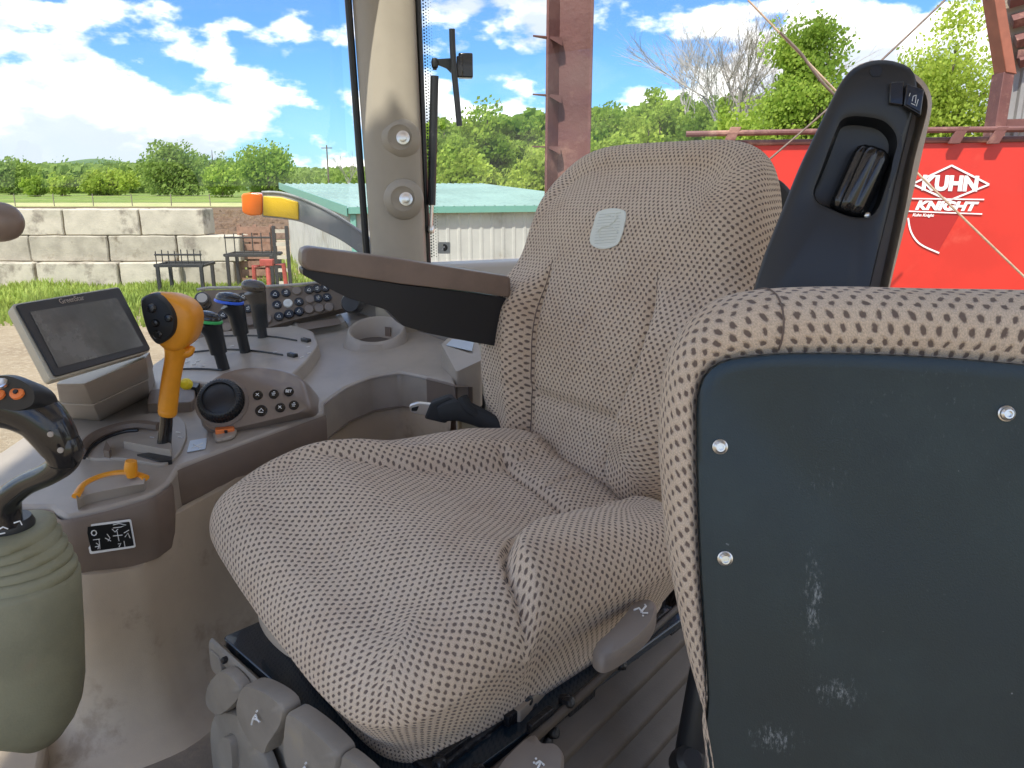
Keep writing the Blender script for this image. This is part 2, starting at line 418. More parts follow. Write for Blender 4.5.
def tree(name, x, y, h, r, leafm, n=3500, ls=.3, label='', group=None, th=None, cb=.12, barkm='bark', nc=26, gap=.0, squash=1.0):
    t = thing(name, (x, y, 0), label, 'tree', group)
    rnd = random.Random(hash((round(x*10), round(y*10), round(h*10))) & 0xffff)
    base = Vector((x, y, 0)); th = th or h*.55
    tb = MB(); tb.tube([base, base+Vector((.02*h, 0, th*.5)), base+Vector((-.01*h, .01*h, th)), base+Vector((0, 0, h*.85))], [h*.035, h*.026, h*.017, h*.004], 8, 4)
    cen = base + UP*(h*(cb+(1-cb)*.5)); rz = h*(1-cb)*.5
    clumps = []
    for i in range(nc):
        for _ in range(30):
            v = Vector((rnd.uniform(-1, 1), rnd.uniform(-1, 1), rnd.uniform(-1, 1)))
            if .35 < v.length < 1: break
        if v.z < -.3: v.x *= .9; v.y *= .9
        k = rnd.uniform(.45, .72)
        p = cen + Vector((v.x*r*k*1.15, v.y*r*k*1.05, v.z*rz*k*1.3)); cr = rnd.uniform(.30, .55)*min(r, rz*1.3)
        clumps.append((p, cr))
        if i % 2 == 0:
            s = base + UP*(max(.2*h, min(p.z*.75, h*.7)))
            tb.tube([s, (s+p)/2 + Vector((rnd.uniform(-.1, .1), rnd.uniform(-.1, .1), .06))*r, p], [h*.013, h*.008, h*.003], 6, 3)
    tb.build('trunk', barkm, t)
    cb_ = MB(); per = n//len(clumps)
    for p, cr in clumps:
        for i in range(per):
            v = Vector((rnd.gauss(0, 1), rnd.gauss(0, 1), rnd.gauss(0, 1))).normalized()*cr*(rnd.random()**.45)
            if v.z < 0: v.z *= .75
            v += Vector((rnd.gauss(0, .06), rnd.gauss(0, .06), rnd.gauss(0, .05)))*cr*1.3
            q = p+v; a = Vector((rnd.gauss(0, 1), rnd.gauss(0, 1), rnd.gauss(0, .6))).normalized(); c = a.orthogonal().normalized()
            d = a.cross(c); s = ls*rnd.uniform(.6, 1.3)
            cb_.add([q-c*s*.5, q+d*s*.32, q+c*s*.55, q-d*s*.32], [(0, 1, 2, 3)])
    cb_.build('crown', leafm, t, smooth=False)
    return t
def bare_tree(x, y, h, label, seed=3, spread=.55, lv=5):
    t = thing('bare_tree', (x, y, 0), label, 'tree'); rnd = random.Random(seed); tr = MB(); br = MB()
    def grow(p, d, L, r, k):
        q = p + d*L*.5 + Vector((rnd.uniform(-.05, .05), rnd.uniform(-.05, .05), 0))*L; e = q + (d+Vector((rnd.uniform(-.15, .15), rnd.uniform(-.15, .15), .1)))*L*.5
        (tr if k == 0 else br).tube([p, q, e], [r, r*.8, r*.6], 6 if k < 2 else 3)
        if k >= lv: return
        for i in range(rnd.randint(4, 5)):
            nd = (d + Vector((rnd.gauss(0, spread), rnd.gauss(0, spread), rnd.uniform(-.15, .45)))).normalized()
            grow(p+(e-p)*rnd.uniform(.35, 1), nd, L*rnd.uniform(.55, .8), r*.5, k+1)
    grow(Vector((x, y, 0)), Vector((.03, 0, 1)), h*.34, h*.012, 0)
    tr.build('trunk', 'bark_pale', t); br.build('crown', 'bark_pale', t, smooth=False)
    return t
def px_tree(name, px0, px1, ptop, Y, leafm, **kw):
    c = at((px0+px1)/2, ptop, Y); r = (at(px1, ptop, Y)-at(px0, ptop, Y)).length/2
    return tree(name, c.x, c.y, c.z, r, leafm, **kw)
# the far tree belt (background, behind the field)
FG = 'trees standing beyond the field'
far = [('broad_tree', 130, 205, 143, 170, 'leaf_d', 'big round dark oak towering over the far hedge beyond the block wall', 7000),
       ('broad_tree', 224, 305, 145, 165, 'leaf_b', 'wide pale green tree beyond the field next to the amber lamp', 6000),
       ('shrub_tree', 197, 243, 166, 150, 'leaf_a', 'small low bright tree between the two big far oaks', 3500),
       ('slim_tree', 190, 232, 142, 230, 'leaf_d', 'thin blue green tree peeping from behind the two big far oaks', 2000),
       ('hedge_tree', 66, 146, 165, 175, 'leaf_c', 'low yellow green hedge of scrub left of the big round oak', 4500),
       ('shrub_tree', 20, 46, 176, 160, 'leaf_a', 'little light green bush in front of the dark far trees above the long wall', 1500),
       ('shrub_tree', 46, 72, 172, 165, 'leaf_c', 'small yellowish bush between the light bush and the scrub hedge', 1500),
       ('broad_tree', -22, 32, 156, 190, 'leaf_d', 'dark green tree at the end of the far belt beside the ball grip', 3000),
       ('broad_tree', 48, 95, 160, 240, 'leaf_d', 'distant blue green tree rising above the yellow bushes', 2000),
       ('broad_tree', 84, 130, 158, 260, 'leaf_d', 'farthest low dark tree just left of the big round oak', 2000)]
for nm, a, c, tp, Y, lm, lb, n in far:
    px_tree(nm, a, c, tp, Y, lm, n=n, ls=.75, label=lb, cb=-.1, nc=22, group=FG)
# hills behind
def ridge(name, pts, Y, depth, m):
    b = MB(); top = cat([at(px, py, Y) for px, py in pts], 6)
    rows = []
    for k, (dy, f) in enumerate([(-depth, 0), (-depth*.5, .7), (0, 1), (depth, .8)]):
        rows.append([Vector((p.x, p.y+dy, p.z*f + (noise.noise(Vector((p.x*.03, dy*.03, 1)))*2 if f else 0))) for p in top])
    b.loft(rows, closed=False); return b.build(name, m, kind='structure')
ridge('hill', [(-260, 160), (-100, 160), (0, 162), (40, 164), (90, 160), (140, 163), (220, 160), (300, 170), (380, 172), (460, 170), (620, 168), (800, 168), (1200, 166), (1500, 160)], 420, 90, 'hill')
b = MB()
for i in range(16000):
    p = at(random.uniform(-160, 150), 163+4*noise.noise(Vector((i*.37, 0, 0))), random.uniform(215, 260)) if i % 2 else at(random.uniform(-120, 420), 166, random.uniform(300, 370)); z = random.uniform(0, 1)**.7*(p.z-1)*1.02; s = random.uniform(1.2, 3.0)
    a = Vector((random.gauss(0, 1), random.gauss(0, 1), random.gauss(0, .7))).normalized(); c = a.orthogonal().normalized(); d = a.cross(c); q = Vector((p.x, p.y, z))
    b.add([q-c*s*.5, q+d*s*.4, q+c*s*.5, q-d*s*.4], [(0, 1, 2, 3)])
b.build('distant_wood', 'leaf_d', smooth=False, kind='stuff', label='far-off dark wood along the foot of the hills')

b = MB()
for i in range(46000):
    px = random.uniform(405, 830); tp = 128-.085*(px-430)+10*noise.noise(Vector((px*.035, 0, 0)))+5*noise.noise(Vector((px*.12, 3, 0)))
    p = at(px, tp, random.uniform(68, 76)); z = p.z*random.random()**.6; s = random.uniform(.3, .8)
    a = Vector((random.gauss(0, 1), random.gauss(0, 1), random.gauss(0, .7))).normalized(); c = a.orthogonal().normalized(); d = a.cross(c)
    q = Vector((p.x, p.y+1.6*noise.noise(Vector((p.x*.35, 0, z*.35)))*2-4*(z/p.z), z))
    b.add([q-c*s*.5, q+d*s*.4, q+c*s*.5, q-d*s*.4], [(0, 1, 2, 3)])
b.build('woodland', 'leaf_b', smooth=False, kind='stuff', label='dense leafy wood closing the view behind the single trees')
# wood behind the shed and the wagon
WG = 'leafy trees behind the shed and wagon'
wood = [(560, 640, 100, 66, 'leaf_b', 'mid green tree filling the bank directly right of the rusty post', .32),
        (640, 720, 92, 64, 'leaf_b', 'darker tree in the bank between the seat back top and the bare tree', .3),
        (700, 790, 88, 60, 'leaf_a', 'bright bank tree standing under the bare pale tree', .3),
        (425, 490, 130, 56, 'leaf_a', 'leafy tree tight against the black gas strut', .3),
        (530, 600, 122, 54, 'leaf_a', 'leafy tree showing on both sides of the rusty post', .3),
        (610, 690, 112, 48, 'leaf_c', 'sunny low tree just above the highest point of the seat back', .26),
        (700, 800, 112, 40, 'leaf_b', 'dense low tree behind the wagon rail near the seat back', .22),
        (418, 470, 118, 62, 'leaf_b', 'dark leafy tree seen through the gap beside the black gas strut', .32),
        (455, 520, 106, 58, 'leaf_a', 'bright green tree above the shed roof between strut and red post', .32),
        (500, 560, 113, 64, 'leaf_b', 'leafy tree half covered by the rusty red post', .32),
        (440, 500, 150, 46, 'leaf_c', 'low yellow green tree growing tight behind the shed roof', .28),
        (575, 650, 96, 56, 'leaf_a', 'leafy tree just beside the rusty red post over the headrest', .30),
        (625, 700, 82, 52, 'leaf_a', 'tall bright tree rising above the middle of the seat back', .28),
        (665, 760, 84, 50, 'leaf_b', 'rounded mid green tree in front of the bare pale tree', .28),
        (585, 660, 130, 42, 'leaf_c', 'yellow green bush low behind the top of the seat back', .24),
        (500, 580, 150, 42, 'leaf_c', 'low bush at the shed roof end beside the red post', .24)]
for a, c, tp, Y, lm, lb, ls in wood:
    px_tree('leafy_tree', a, c, tp, Y, lm, n=11000, ls=ls, label=lb, group=WG, cb=-.12, nc=44)
px_tree('leafy_tree', 768, 872, -8, 34, 'leaf_b', n=17000, ls=.19, label='tall dark green tree behind the raised black armrest', group=WG, cb=.1, nc=40)
px_tree('leafy_tree', 880, 1045, 4, 26, 'leaf_c', n=26000, ls=.14, label='big yellow green tree between raised armrest and barn frame', group=WG, cb=.05, nc=46)
px_tree('leafy_tree', 850, 960, 66, 30, 'leaf_a', n=12000, ls=.17, label='bushy green tree low above the red wagon rail', group=WG, cb=.02, nc=34)
px_tree('leafy_tree', 690, 790, 100, 32, 'leaf_a', n=11000, ls=.17, label='light green bushy tree above the wagon corner near the seat back', group=WG, cb=.02, nc=30)
p = at(762, 60, 45); bare_tree(p.x-1.0, p.y, 19, 'leafless pale tree with fine twigs against the clouds', 5)
p = at(702, 60, 52); bare_tree(p.x+.5, p.y, 17.5, 'shorter leafless pale tree over the seat back top', 9)
p = at(346, 150, 120); bare_tree(p.x, p.y, 9.5, 'small leafless tree beside the utility pole by the cab pillar', 12, lv=4)
# utility pole
t = thing('utility_pole', (at(328, 170, 130).x, 130, 0), 'thin grey utility pole standing beyond the shed near the cab pillar', 'pole')
x = ORG[t.name].x; b = MB(); b.tube([(x, 130, 0), (x, 130, at(328, 145, 130).z)], [.16, .1], 8); b.build('shaft', 'bark', t)
b = MB(); b.box((x, 130, at(328, 148, 130).z), (1.8, .12, .14)); b.build('crossarm', 'bark', t)
# field fence
M['post'] = mat('weathered_post', (.26, .22, .18), .9, var=.3)
t = thing('wire_fence', at(80, 197, 70).xyz*Vector((1, 1, 0)) if False else Vector((at(80, 197, 88).x, 88, 0)), 'thin post and wire fence along the pale strip beyond the block wall', 'fence')
for i in range(16):
    x = -78+i*4.4; b = MB(); b.tube([(x, 88, 0), (x+random.uniform(-.08, .08), 88, 1.35)], .06, 6); b.build('post', 'post', t)
b = MB()
for z in (.4, .8, 1.15): b.tube([(-78, 88.08, z), (-10, 88.08, z)], .014, 4)
b.build('wire', 'post', t)

# concrete block wall: every block is a thing
M['concrete'] = mat('concrete', (.56, .50, .40), .9, bump=.5, bscale=30, var=.25, vscale=1.4, dirt=(.24, .205, .165), dscale=1.6, dlo=.52, dhi=.68)
M['concrete2'] = mat('concrete_dull', (.45, .40, .32), .92, bump=.5, bscale=30, var=.3, vscale=2, dirt=(.20, .165, .12), dscale=1.5, dlo=.5, dhi=.65)
def block(px0, px1, row, label, Y=18.0, m='concrete'):
    x0, x1 = at(px0, 240, Y).x, at(px1, 240, Y).x; z0 = row*.6+.004*row; h = .594
    jx = random.uniform(-.012, .012); jy = random.uniform(-.04, .04)
    b = MB(); n = 6
    vs = []; cx, cy, cz = (x0+x1)/2+jx, Y+.32+jy, z0+h/2; W, D = (x1-x0)-.014, .64
    bm = bmesh.new(); bmesh.ops.create_cube(bm, size=1)
    bmesh.ops.scale(bm, vec=(W, D, h), verts=bm.verts); bmesh.ops.bevel(bm, geom=bm.edges[:], offset=.022, segments=1, affect='EDGES')
    bmesh.ops.subdivide_edges(bm, edges=[e for e in bm.edges if e.calc_length() > .3], cuts=8, use_grid_fill=True)
    for v in bm.verts:
        p = v.co + Vector((cx, cy, cz)); q = noise.noise_vector(p*3.1)*.014 + noise.noise_vector(p*9)*.006; v.co += q
    bm.verts.ensure_lookup_table()
    b.add([v.co+Vector((cx, cy, cz)) for v in bm.verts], [[v.index for v in f.verts] for f in bm.faces]); bm.free()
    return b.build('concrete_block', m, label=label, category='concrete block', group='stacked concrete blocks of the yard wall')
block(-66, 16, 2, 'concrete block in the top course beside the ball grip')
block(17, 65, 2, 'short concrete block in the top course of the wall', m='concrete')
block(66, 141, 2, 'long pale block in the middle of the top course')
block(142, 206, 2, 'last concrete block at the stepped end of the top course')
block(-60, 28, 1, 'concrete block in the middle course just above the monitor corner', m='concrete2')
block(29, 107, 1, 'stained block in the middle course above the monitor', m='concrete2')
block(108, 176, 1, 'block of the middle course below the last top block', m='concrete2')
block(177, 240, 1, 'stepped end block of the middle course with its top bare')
block(-60, 29, 0, 'bottom course block touching the monitor in the view', Y=17.8)
block(31, 113, 0, 'whitish bottom course block directly above the monitor', Y=17.75)
block(115, 176, 0, 'bottom course block behind the black wire rack', Y=17.8)
block(177, 232, 0, 'bottom end block of the wall standing in the grass', Y=18.0, m='concrete2')

# scrap in the grass
M['blk'] = mat('black_painted_steel', (.03, .03, .032), .5, bump=.3, bscale=60)
M['rust'] = mat('rusty_steel', (.26, .10, .055), .8, bump=.4, bscale=60, var=.4)
M['redp'] = mat('faded_red_paint', (.40, .07, .05), .6, var=.3, vscale=9)
def rack(px0, px1, pt, pb, Y, n, name, m, label, slat=True):
    a, c = at(px0, pb, Y), at(px1, pt, Y); x0, x1, z1 = a.x, c.x, c.z; z0 = max(a.z, 0)
    t = thing(name, ((x0+x1)/2, Y, 0), label, 'rack'); b = MB()
    zm = z0+(z1-z0)*.45
    for d in (0, .6):
        b.box(((x0+x1)/2, Y+d, zm), (x1-x0, .05, .07))
        for x in (x0+.06, x1-.06): b.box((x, Y+d, (zm)/2), (.07, .06, zm))
    for x in (x0, x1): b.box((x, Y+.3, zm), (.05, .6, .05))
    b.build('frame', m, t, bevel=.006)
    b = MB()
    for i in range(n+1):
        x = x0+.05+(x1-x0-.1)*i/n; b.tube([(x, Y, zm), (x, Y, z1-random.uniform(0, .06))], .012, 6)
    b.tube([(x0+.03, Y, z1-.12), (x1-.03, Y, z1-.12)], .02, 6)
    b.build('bars', m, t)
    return t
rack(156, 202, 249, 279, 16.2, 7, 'steel_rack', 'blk', 'low black rack of upright bars in the grass before the wall')
rack(226, 272, 232, 274, 17.0, 5, 'steel_rack', 'blk', 'rusty barred rack by the end of the block wall')
# stack of timber behind it
t = thing('timber_crate', (at(250, 250, 17.9).x, 18.2, 0), 'brown slatted crate standing behind the barred rack', 'crate'); X0, X1 = at(240, 250, 18.2).x, at(272, 250, 18.2).x
M['wood'] = mat('red_brown_wood', (.34, .19, .13), .85, var=.35, vscale=7)
b = MB()
for i in range(7): b.box(((X0+X1)/2, 18.2, .12+i*.2), (X1-X0, .03, .15))
b.build('front_slats', 'wood', t)
b = MB()
for x in (X0, (X0+X1)/2, X1): b.box((x, 18.26, .72), (.09, .07, 1.44))
b.box(((X0+X1)/2, 18.6, .7), (X1-X0, .03, 1.35)); b.build('frame', 'wood', t)
# louvred grey panel next to the shed corner
t = thing('gate_panel', (at(281, 250, 15.5).x, 15.5, 0), 'narrow grey barred gate panel leaning by the shed corner', 'gate')
b = MB(); X0, X1 = at(275, 250, 15.5).x, at(288, 250, 15.5).x; zt = at(280, 226, 15.5).z
for i in range(6): b = MB(); b.box(((X0+X1)/2, 15.5, .15+(zt-.25)*i/5), (X1-X0-.05, .03, .07)); b.build('bar', 'concrete', t)
b = MB()
for x in (X0, X1): b.box((x, 15.5, zt/2), (.06, .06, zt))
b.build('frame', 'blk', t)
# red frame
t = thing('red_hitch_frame', (at(268, 270, 14.0).x, 14.0, 0), 'small red steel hitch frame standing in the grass near the shed', 'frame')
b = MB(); zt = at(268, 264, 14.0).z; X0, X1, XM = at(253, 270, 14).x, at(285, 270, 14).x, at(268, 270, 14).x
b.tube([(X0, 14, 0), (X0+.02, 14, zt-.04), (X1-.02, 14, zt), (X1+.03, 14, 0)], .045, 8)
b.build('hoop', 'redp', t); b = MB(); b.tube([(XM, 14, zt+.02), (XM+.06, 13.8, 0)], .045, 8); b.box((XM, 13.98, zt+.03), (.24, .12, .12)); b.build('centre_leg', 'redp', t, bevel=.01)

# green-roofed metal shed
def ribbed(b, p0, p1, h0, h1, n, d=.014):
    """vertical ribbed sheet between two ground points"""
    p0, p1 = Vector(p0), Vector(p1); L = p1-p0; nrm = L.cross(UP).normalized(); top = []; bot = []
    for i in range(n):
        for (f, o) in ((0, 0), (.62, 0), (.72, d), (.90, d)):
            t = (i+f)/n; q = p0+L*t+nrm*o; bot.append(q); top.append(q+UP*(h0+(h1-h0)*t))
    bot.append(p1); top.append(p1+UP*h1)
    b.loft([bot, top], closed=False)
M['sheet_w'] = mat('pale_ribbed_steel', (.50, .49, .45), .5, metal=.0, var=.22, vscale=1.2, dirt=(.33, .30, .24), dscale=1.2)
M['roof_g'] = mat('green_roof_paint', (.27, .39, .345), .5, var=.2, vscale=.8)
M['trim_g'] = mat('green_trim_paint', (.16, .36, .29), .45)
Cn = at(355, 208, 14.5); Rk = at(284, 186, 24)
cor = Vector((Cn.x, Cn.y, 0)); lef = Vector((at(287, 200, 23).x, 23, 0)); zc = Cn.z; zl = at(287, 184, 23).z
rig = Vector((at(640, 200, 16.2).x, 16.2, 0))
t = thing('metal_shed', cor, 'long low ribbed metal shed with pale green roof outside the window', 'shed')
b = MB(); ribbed(b, lef, cor, zl-.02, zc-.02, 34); b.build('end_wall', 'sheet_w', t, smooth=False)
b = MB(); ribbed(b, cor, rig, zc-.02, zc-.02, 26); b.build('front_wall', 'sheet_w', t, smooth=False)
back = lef + (rig-cor)
ov = (cor-lef).normalized()
pts = [cor+UP*zc+ov*.12-(rig-cor).normalized()*.15, lef+UP*zl-ov*.1-(rig-cor).normalized()*.15, back+UP*zl-ov*.1+(rig-cor).normalized()*.1, rig+UP*zc+ov*.12+(rig-cor).normalized()*.1]
b = MB(); N = 30; A, B_, C_, D_ = pts
lo0, lo1 = [], []
for i in range(N):
    for f, o in ((0, 0), (.7, 0), (.8, .03), (.9, .03)):
        tt = (i+f)/N; lo0.append(A.lerp(D_, tt)+UP*o); lo1.append(B_.lerp(C_, tt)+UP*o)
b.loft([lo0, lo1], closed=False); b.build('roof', 'roof_g', t, smooth=False)
b = MB(); b.loft([[A-UP*.0, B_-UP*.0], [A-UP*.16, B_-UP*.16]], closed=False)
e1 = (A-D_).normalized()*.02
b.prism([A+e1-UP*.14, A+e1+UP*.04, B_+e1+UP*.04, B_+e1-UP*.14], e1); b.prism([A-UP*.1, A+UP*.02, D_+UP*.02, D_-UP*.1], ov*.03)
b.box(cor+UP*(zc/2-.05)-TR*0+Vector((-.03, -.05, 0)), (.1, .1, zc-.12)); b.build('trim', 'trim_g', t)

# ------------------------------------------------------------ barn frame and wagon
M['barn'] = mat('oxide_red_paint', (.17, .068, .058), .6, bump=.25, bscale=40, var=.25, vscale=3, dirt=(.36, .20, .15), dscale=3.5, dlo=.52, dhi=.7)
M['barn2'] = mat('oxide_orange_paint', (.34, .12, .07), .55, var=.2)
Yp = 4.1
t = thing('barn_post', (at(567, 170, Yp).x, Yp, 0), 'rusty red steel post of the barn seen through the side window', 'post')
xa, xb_, xc = at(543, 90, Yp).x, at(557, 90, Yp+.02).x, at(590, 90, Yp).x
b = MB(); H = 4.6
ax1 = Vector((1, -.12, 0)).normalized(); ay1 = Vector((.12, 1, 0)).normalized()
cx = (xb_+xc)/2
b.box((cx, Yp, H/2), (xc-xb_, .012, H), (ax1, ay1, UP)); b.build('web', 'barn', t)
b = MB(); b.box((xb_-.002, Yp+.0, H/2), (.014, .18, H), (Vector((.8, -.6, 0)), Vector((.6, .8, 0)), UP)); b.box((xc+.004, Yp+.02, H/2), (.012, .18, H), (ax1, ay1, UP)); b.build('flange', 'barn', t)
for py in (40, 97, 148):
    b = MB(); z = at(548, py, Yp).z
    b.prism([Vector((xa-.055, Yp-.1, z)), Vector((xb_+.02, Yp-.04, z+.0)), Vector((xb_+.02, Yp+.06, z)), Vector((xa-.055, Yp-.085, z))], (0, 0, .006))
    b.prism([Vector((xa+.02, Yp-.07, z)), Vector((xb_+.02, Yp-.045, z)), Vector((xb_+.02, Yp-.045, z-.035))], (0, .01, 0))
    b.build('clip', 'barn', t)
M['strap'] = mat('steel_rod', (.20, .15, .12), .6, metal=.4, var=.3, vscale=30)
M['rope'] = mat('tan_rod', (.50, .36, .24), .7, var=.3, vscale=20)
def rod(pxs, Y0, Y1, r, m, label, nm='brace_rod'):
    (x0, y0), (x1, y1) = pxs; a, c = at(x0, y0, Y0), at(x1, y1, Y1); b = MB(); n = 12
    pts = [a.lerp(c, i/n) - UP*(.02*sin(pi*i/n)) for i in range(n+1)]
    b.tube(pts, r, 8); return b.build(nm, m, label=label, category='rod')
# Barn frame beyond
Yb = 9.0
t = thing('barn', (at(1000, 130, Yb).x, Yb, 0), 'red steel portal frame and ribbed wall of the open barn', 'barn')
c0, c1 = at(998, 128, Yb), at(1009, 70, Yb)
x0, x1 = at(1001, 100, Yb).x, at(1015, 100, Yb).x
b = MB(); b.prism([Vector((x0-.03, Yb, 0)), Vector((x1-.05, Yb, 0)), Vector((at(1015, 72, Yb).x, Yb, at(1015, 72, Yb).z)), Vector((at(1004, 72, Yb).x, Yb, at(1004, 72, Yb).z))], (0, .22, 0)); b.build('column', 'barn', t, bevel=.006)
b = MB(); b.prism([at(1006, 72, Yb-.01), at(1017, 74, Yb-.01), at(1005, 0, Yb-.01), at(993, -12, Yb-.01)], (0, .22, 0)); b.build('rafter', 'barn2', t, bevel=.006)
b = MB(); b.prism([at(1000, 60, Yb+.3), at(1002, 60, Yb+.3), at(999, 128, Yb+.3), at(996.5, 128, Yb+.3)], (0, .02, 0)); b.build('edge_trim', 'white', t)
M['sheet_g'] = mat('galvanised_ribbed', (.40, .39, .37), .45, metal=.3, var=.25, vscale=2)
b = MB(); p0 = Vector((at(1010, 100, Yb).x+.05, Yb+.25, 2.6)); ribbed(b, p0, p0+Vector((2.6, -1.2, 0)), 2.2, 2.2, 12, .04); b.build('wall_sheet', 'sheet_g', t, smooth=False)
for z in (3.02, 3.75):
    b = MB(); b.box(p0+Vector((1.2, -.68, z-2.6)), (2.6, .09, .09), (Vector((.908, -.419, 0)), Vector((.419, .908, 0)), UP)); b.build('girt', 'barn', t)
A, B2 = at(998, -10, Yb+.2), at(1011, 66, Yb+.2)
M['insul'] = mat('roof_underside', (.42, .37, .29), .8, var=.2, vscale=3)
b = MB(); lo0 = []; lo1 = []
for i in range(26):
    for f, o in ((0, 0), (.6, 0), (.7, .05), (.9, .05)):
        tt = (i+f)/26; q = A.lerp(B2, tt); lo0.append(q+UP*o+Vector((.05, 0, 0))); lo1.append(q+Vector((3.2, -1.2, .9))+UP*o)
b.loft([lo0, lo1], closed=False); b.build('roof_sheet', 'insul', t, smooth=False)
# unseen sheet and beam added above the door to keep sun off the cab
b = MB(); lo0 = []; lo1 = []
for i in range(60):
    for f, o in ((0, 0), (.6, 0), (.7, .04), (.9, .04)): q = Vector((-1.78+6.8*(i+f)/60, .42, 5.25+o)); lo0.append(q); lo1.append(q+Vector((0, -3.1, .4)))
b.loft([lo0, lo1], closed=False); b.build('added_sun_shade', 'insul', t, smooth=False)
b = MB(); b.box((1.75, .36, 5.13), (6.5, .08, .16)); b.build('added_shade_beam', 'barn', t)
for k in range(4):
    q = A.lerp(B2, .1+.26*k)+Vector((.05, -.1, -.06)); b = MB(); b.tube([q, q+Vector((3.1, -1.2, .85))], .075, 4); b.build('purlin', 'barn', t)

# red spreader wagon
M['red'] = mat('wagon_red_paint', (.60, .033, .019), .4, coat=.1, var=.12, vscale=2.5, dirt=(.62, .10, .06), dscale=2.2, dlo=.55, dhi=.8)
M['dred'] = mat('dark_red_decal', (.38, .018, .015), .4)
Yw = 6.0
W0 = at(690, 141, Yw+.25); W1 = at(1250, 133, Yw-.35)
L = (W1-W0); L.z = 0; LX = L.normalized(); LN = LX.cross(UP)      # towards the viewer
t = thing('spreader_wagon', ((W0+W1)/2).xy.to_3d(), 'bright red manure spreader wagon with white lettering parked behind the cab', 'wagon')
ztop = W0.z-.02; zb = .75
def WP(px, py, d=0): return onp(px, py, W0+LN*d, LN)
a0, a1 = Vector((W0.x, W0.y, 0)), Vector((W1.x, W1.y, 0)); a1z = W1.z-.02
b = MB()
side = [a0+UP*zb, a1+UP*zb, a1+UP*a1z, a0+UP*ztop]
inn = -LN*2.2
b.add(side+[p+inn for p in side]+[a0+UP*zb+inn*.35-UP*.4, a1+UP*zb+inn*.35-UP*.4, a0+UP*zb+inn*.65-UP*.4, a1+UP*zb+inn*.65-UP*.4], [(0, 1, 2, 3), (4, 5, 6, 7), (0, 8, 9, 1), (8, 10, 11, 9), (10, 4, 5, 11), (0, 3, 7, 4, 10, 8), (1, 2, 6, 5, 11, 9)])
b.build('body', 'red', t, smooth=False)
b = MB(); b.tube([WP(686, 134, .05), WP(850, 131, .05), WP(1300, 126, .05)], .022, 10); b.tube([a0+UP*(ztop+.0)+LN*.01, a1+UP*a1z+LN*.01], .022, 8); b.build('rail', 'barn', t)
for px in (734, 960, 999, 1120):
    b = MB(); q = WP(px, 134, .04); b.prism([q+UP*.05-LX*.03, q+UP*.05+LX*.05, q-UP*.07+LX*.0, q-UP*.07-LX*.08], LN*.03); b.build('rail_bracket', 'barn', t, bevel=.004)
for px in (720, 1150):
    q = WP(px, 200, 0); q.z = .55
    for d in (-.15, -2.0):
        b = MB(); b.lathe(Vector((q.x, q.y, .55))+LN*d, LN, [(.2, -.13), (.5, -.15), (.55, -.08), (.55, .08), (.5, .15), (.2, .13)], 28); w = b.build('wheel', 'blk', t)
# decals, real-size on the side plate
LY = UP
b = MB(); d = .006
dk = [WP(924, 181, .002), WP(952, 164.5, .002), WP(988, 184, .002), WP(950, 200, .002), WP(984, 201, .002), WP(939, 253, .002), WP(921, 245, .002), WP(906, 214, .002)]
b.add([p for p in (WP(915, 180, .002), WP(951, 166, .002), WP(988, 184, .002), WP(950, 199, .002), WP(914, 187, .002))], [(0, 1, 2, 3, 4)])
b.add([p for p in (WP(908, 218, .002), WP(960, 214, .002), WP(938, 252, .002), WP(922, 244, .002), WP(912, 232, .002))], [(0, 1, 2, 3, 4)])
b.build('dark_decal', 'dred', t, smooth=False)
b = MB()
def bar(b, p, q, w, d=.004):
    v = (q-p).normalized(); s = LN.cross(v)*w/2; b.prism([p-s, q-s, q+s, p+s], LN*d)
dm = [WP(912, 184, d), WP(951.5, 165.5, d), WP(989, 184.5, d), WP(949, 200.5, d)]
for i in range(4): bar(b, dm[i], dm[(i+1) % 4], .013)
bar(b, WP(908, 198.5, d), WP(984, 199.5, d), .009); bar(b, WP(904, 211, d), WP(982, 214, d), .009)
arc = cat([WP(908, 218, d), WP(911, 232, d), WP(920, 244, d), WP(939, 253, d)], 5)
for p, q in zip(arc, arc[1:]): bar(b, p, q, .012)
c = WP(950, 184, d+.001); X = (WP(980, 184.6, d)-WP(920, 183.4, d)).normalized()
put_text(b, 'KUHN', c, X, UP, .145, offset=.008, xs=.96, extrude=.001)
put_text(b, 'KNIGHT', WP(945, 206.3, d+.001), X, UP, .088, offset=.005, shear=.25, xs=1.28, extrude=.001)
put_text(b, 'Kuhn Knight', WP(923, 215.2, d+.001), X, UP, .03, offset=.001, shear=.2, extrude=.0005)
b.build('decal', 'white', t, smooth=False)
rod(((748, 0), (1040, 292)), 5.2, 4.6, .0065, 'rope', 'long tan brace rod falling across the wagon lettering')
rod(((945, 0), (765, 163)), 5.0, 5.0, .0065, 'strap', 'thin rod rising from the seat back past the raised armrest top')
b = MB(); a, c = at(780, 32, 5.1), at(838, 98, 5.0); b.tube([a, a.lerp(c, .35)+UP*.012, a.lerp(c, .5), a.lerp(c, .75)-UP*.01, c], [.007, .009, .008, .010, .007], 8, 4); b.build('cable_wrap', 'strap', label='dark cable wound round the upper length of the long brace rod', category='cable')
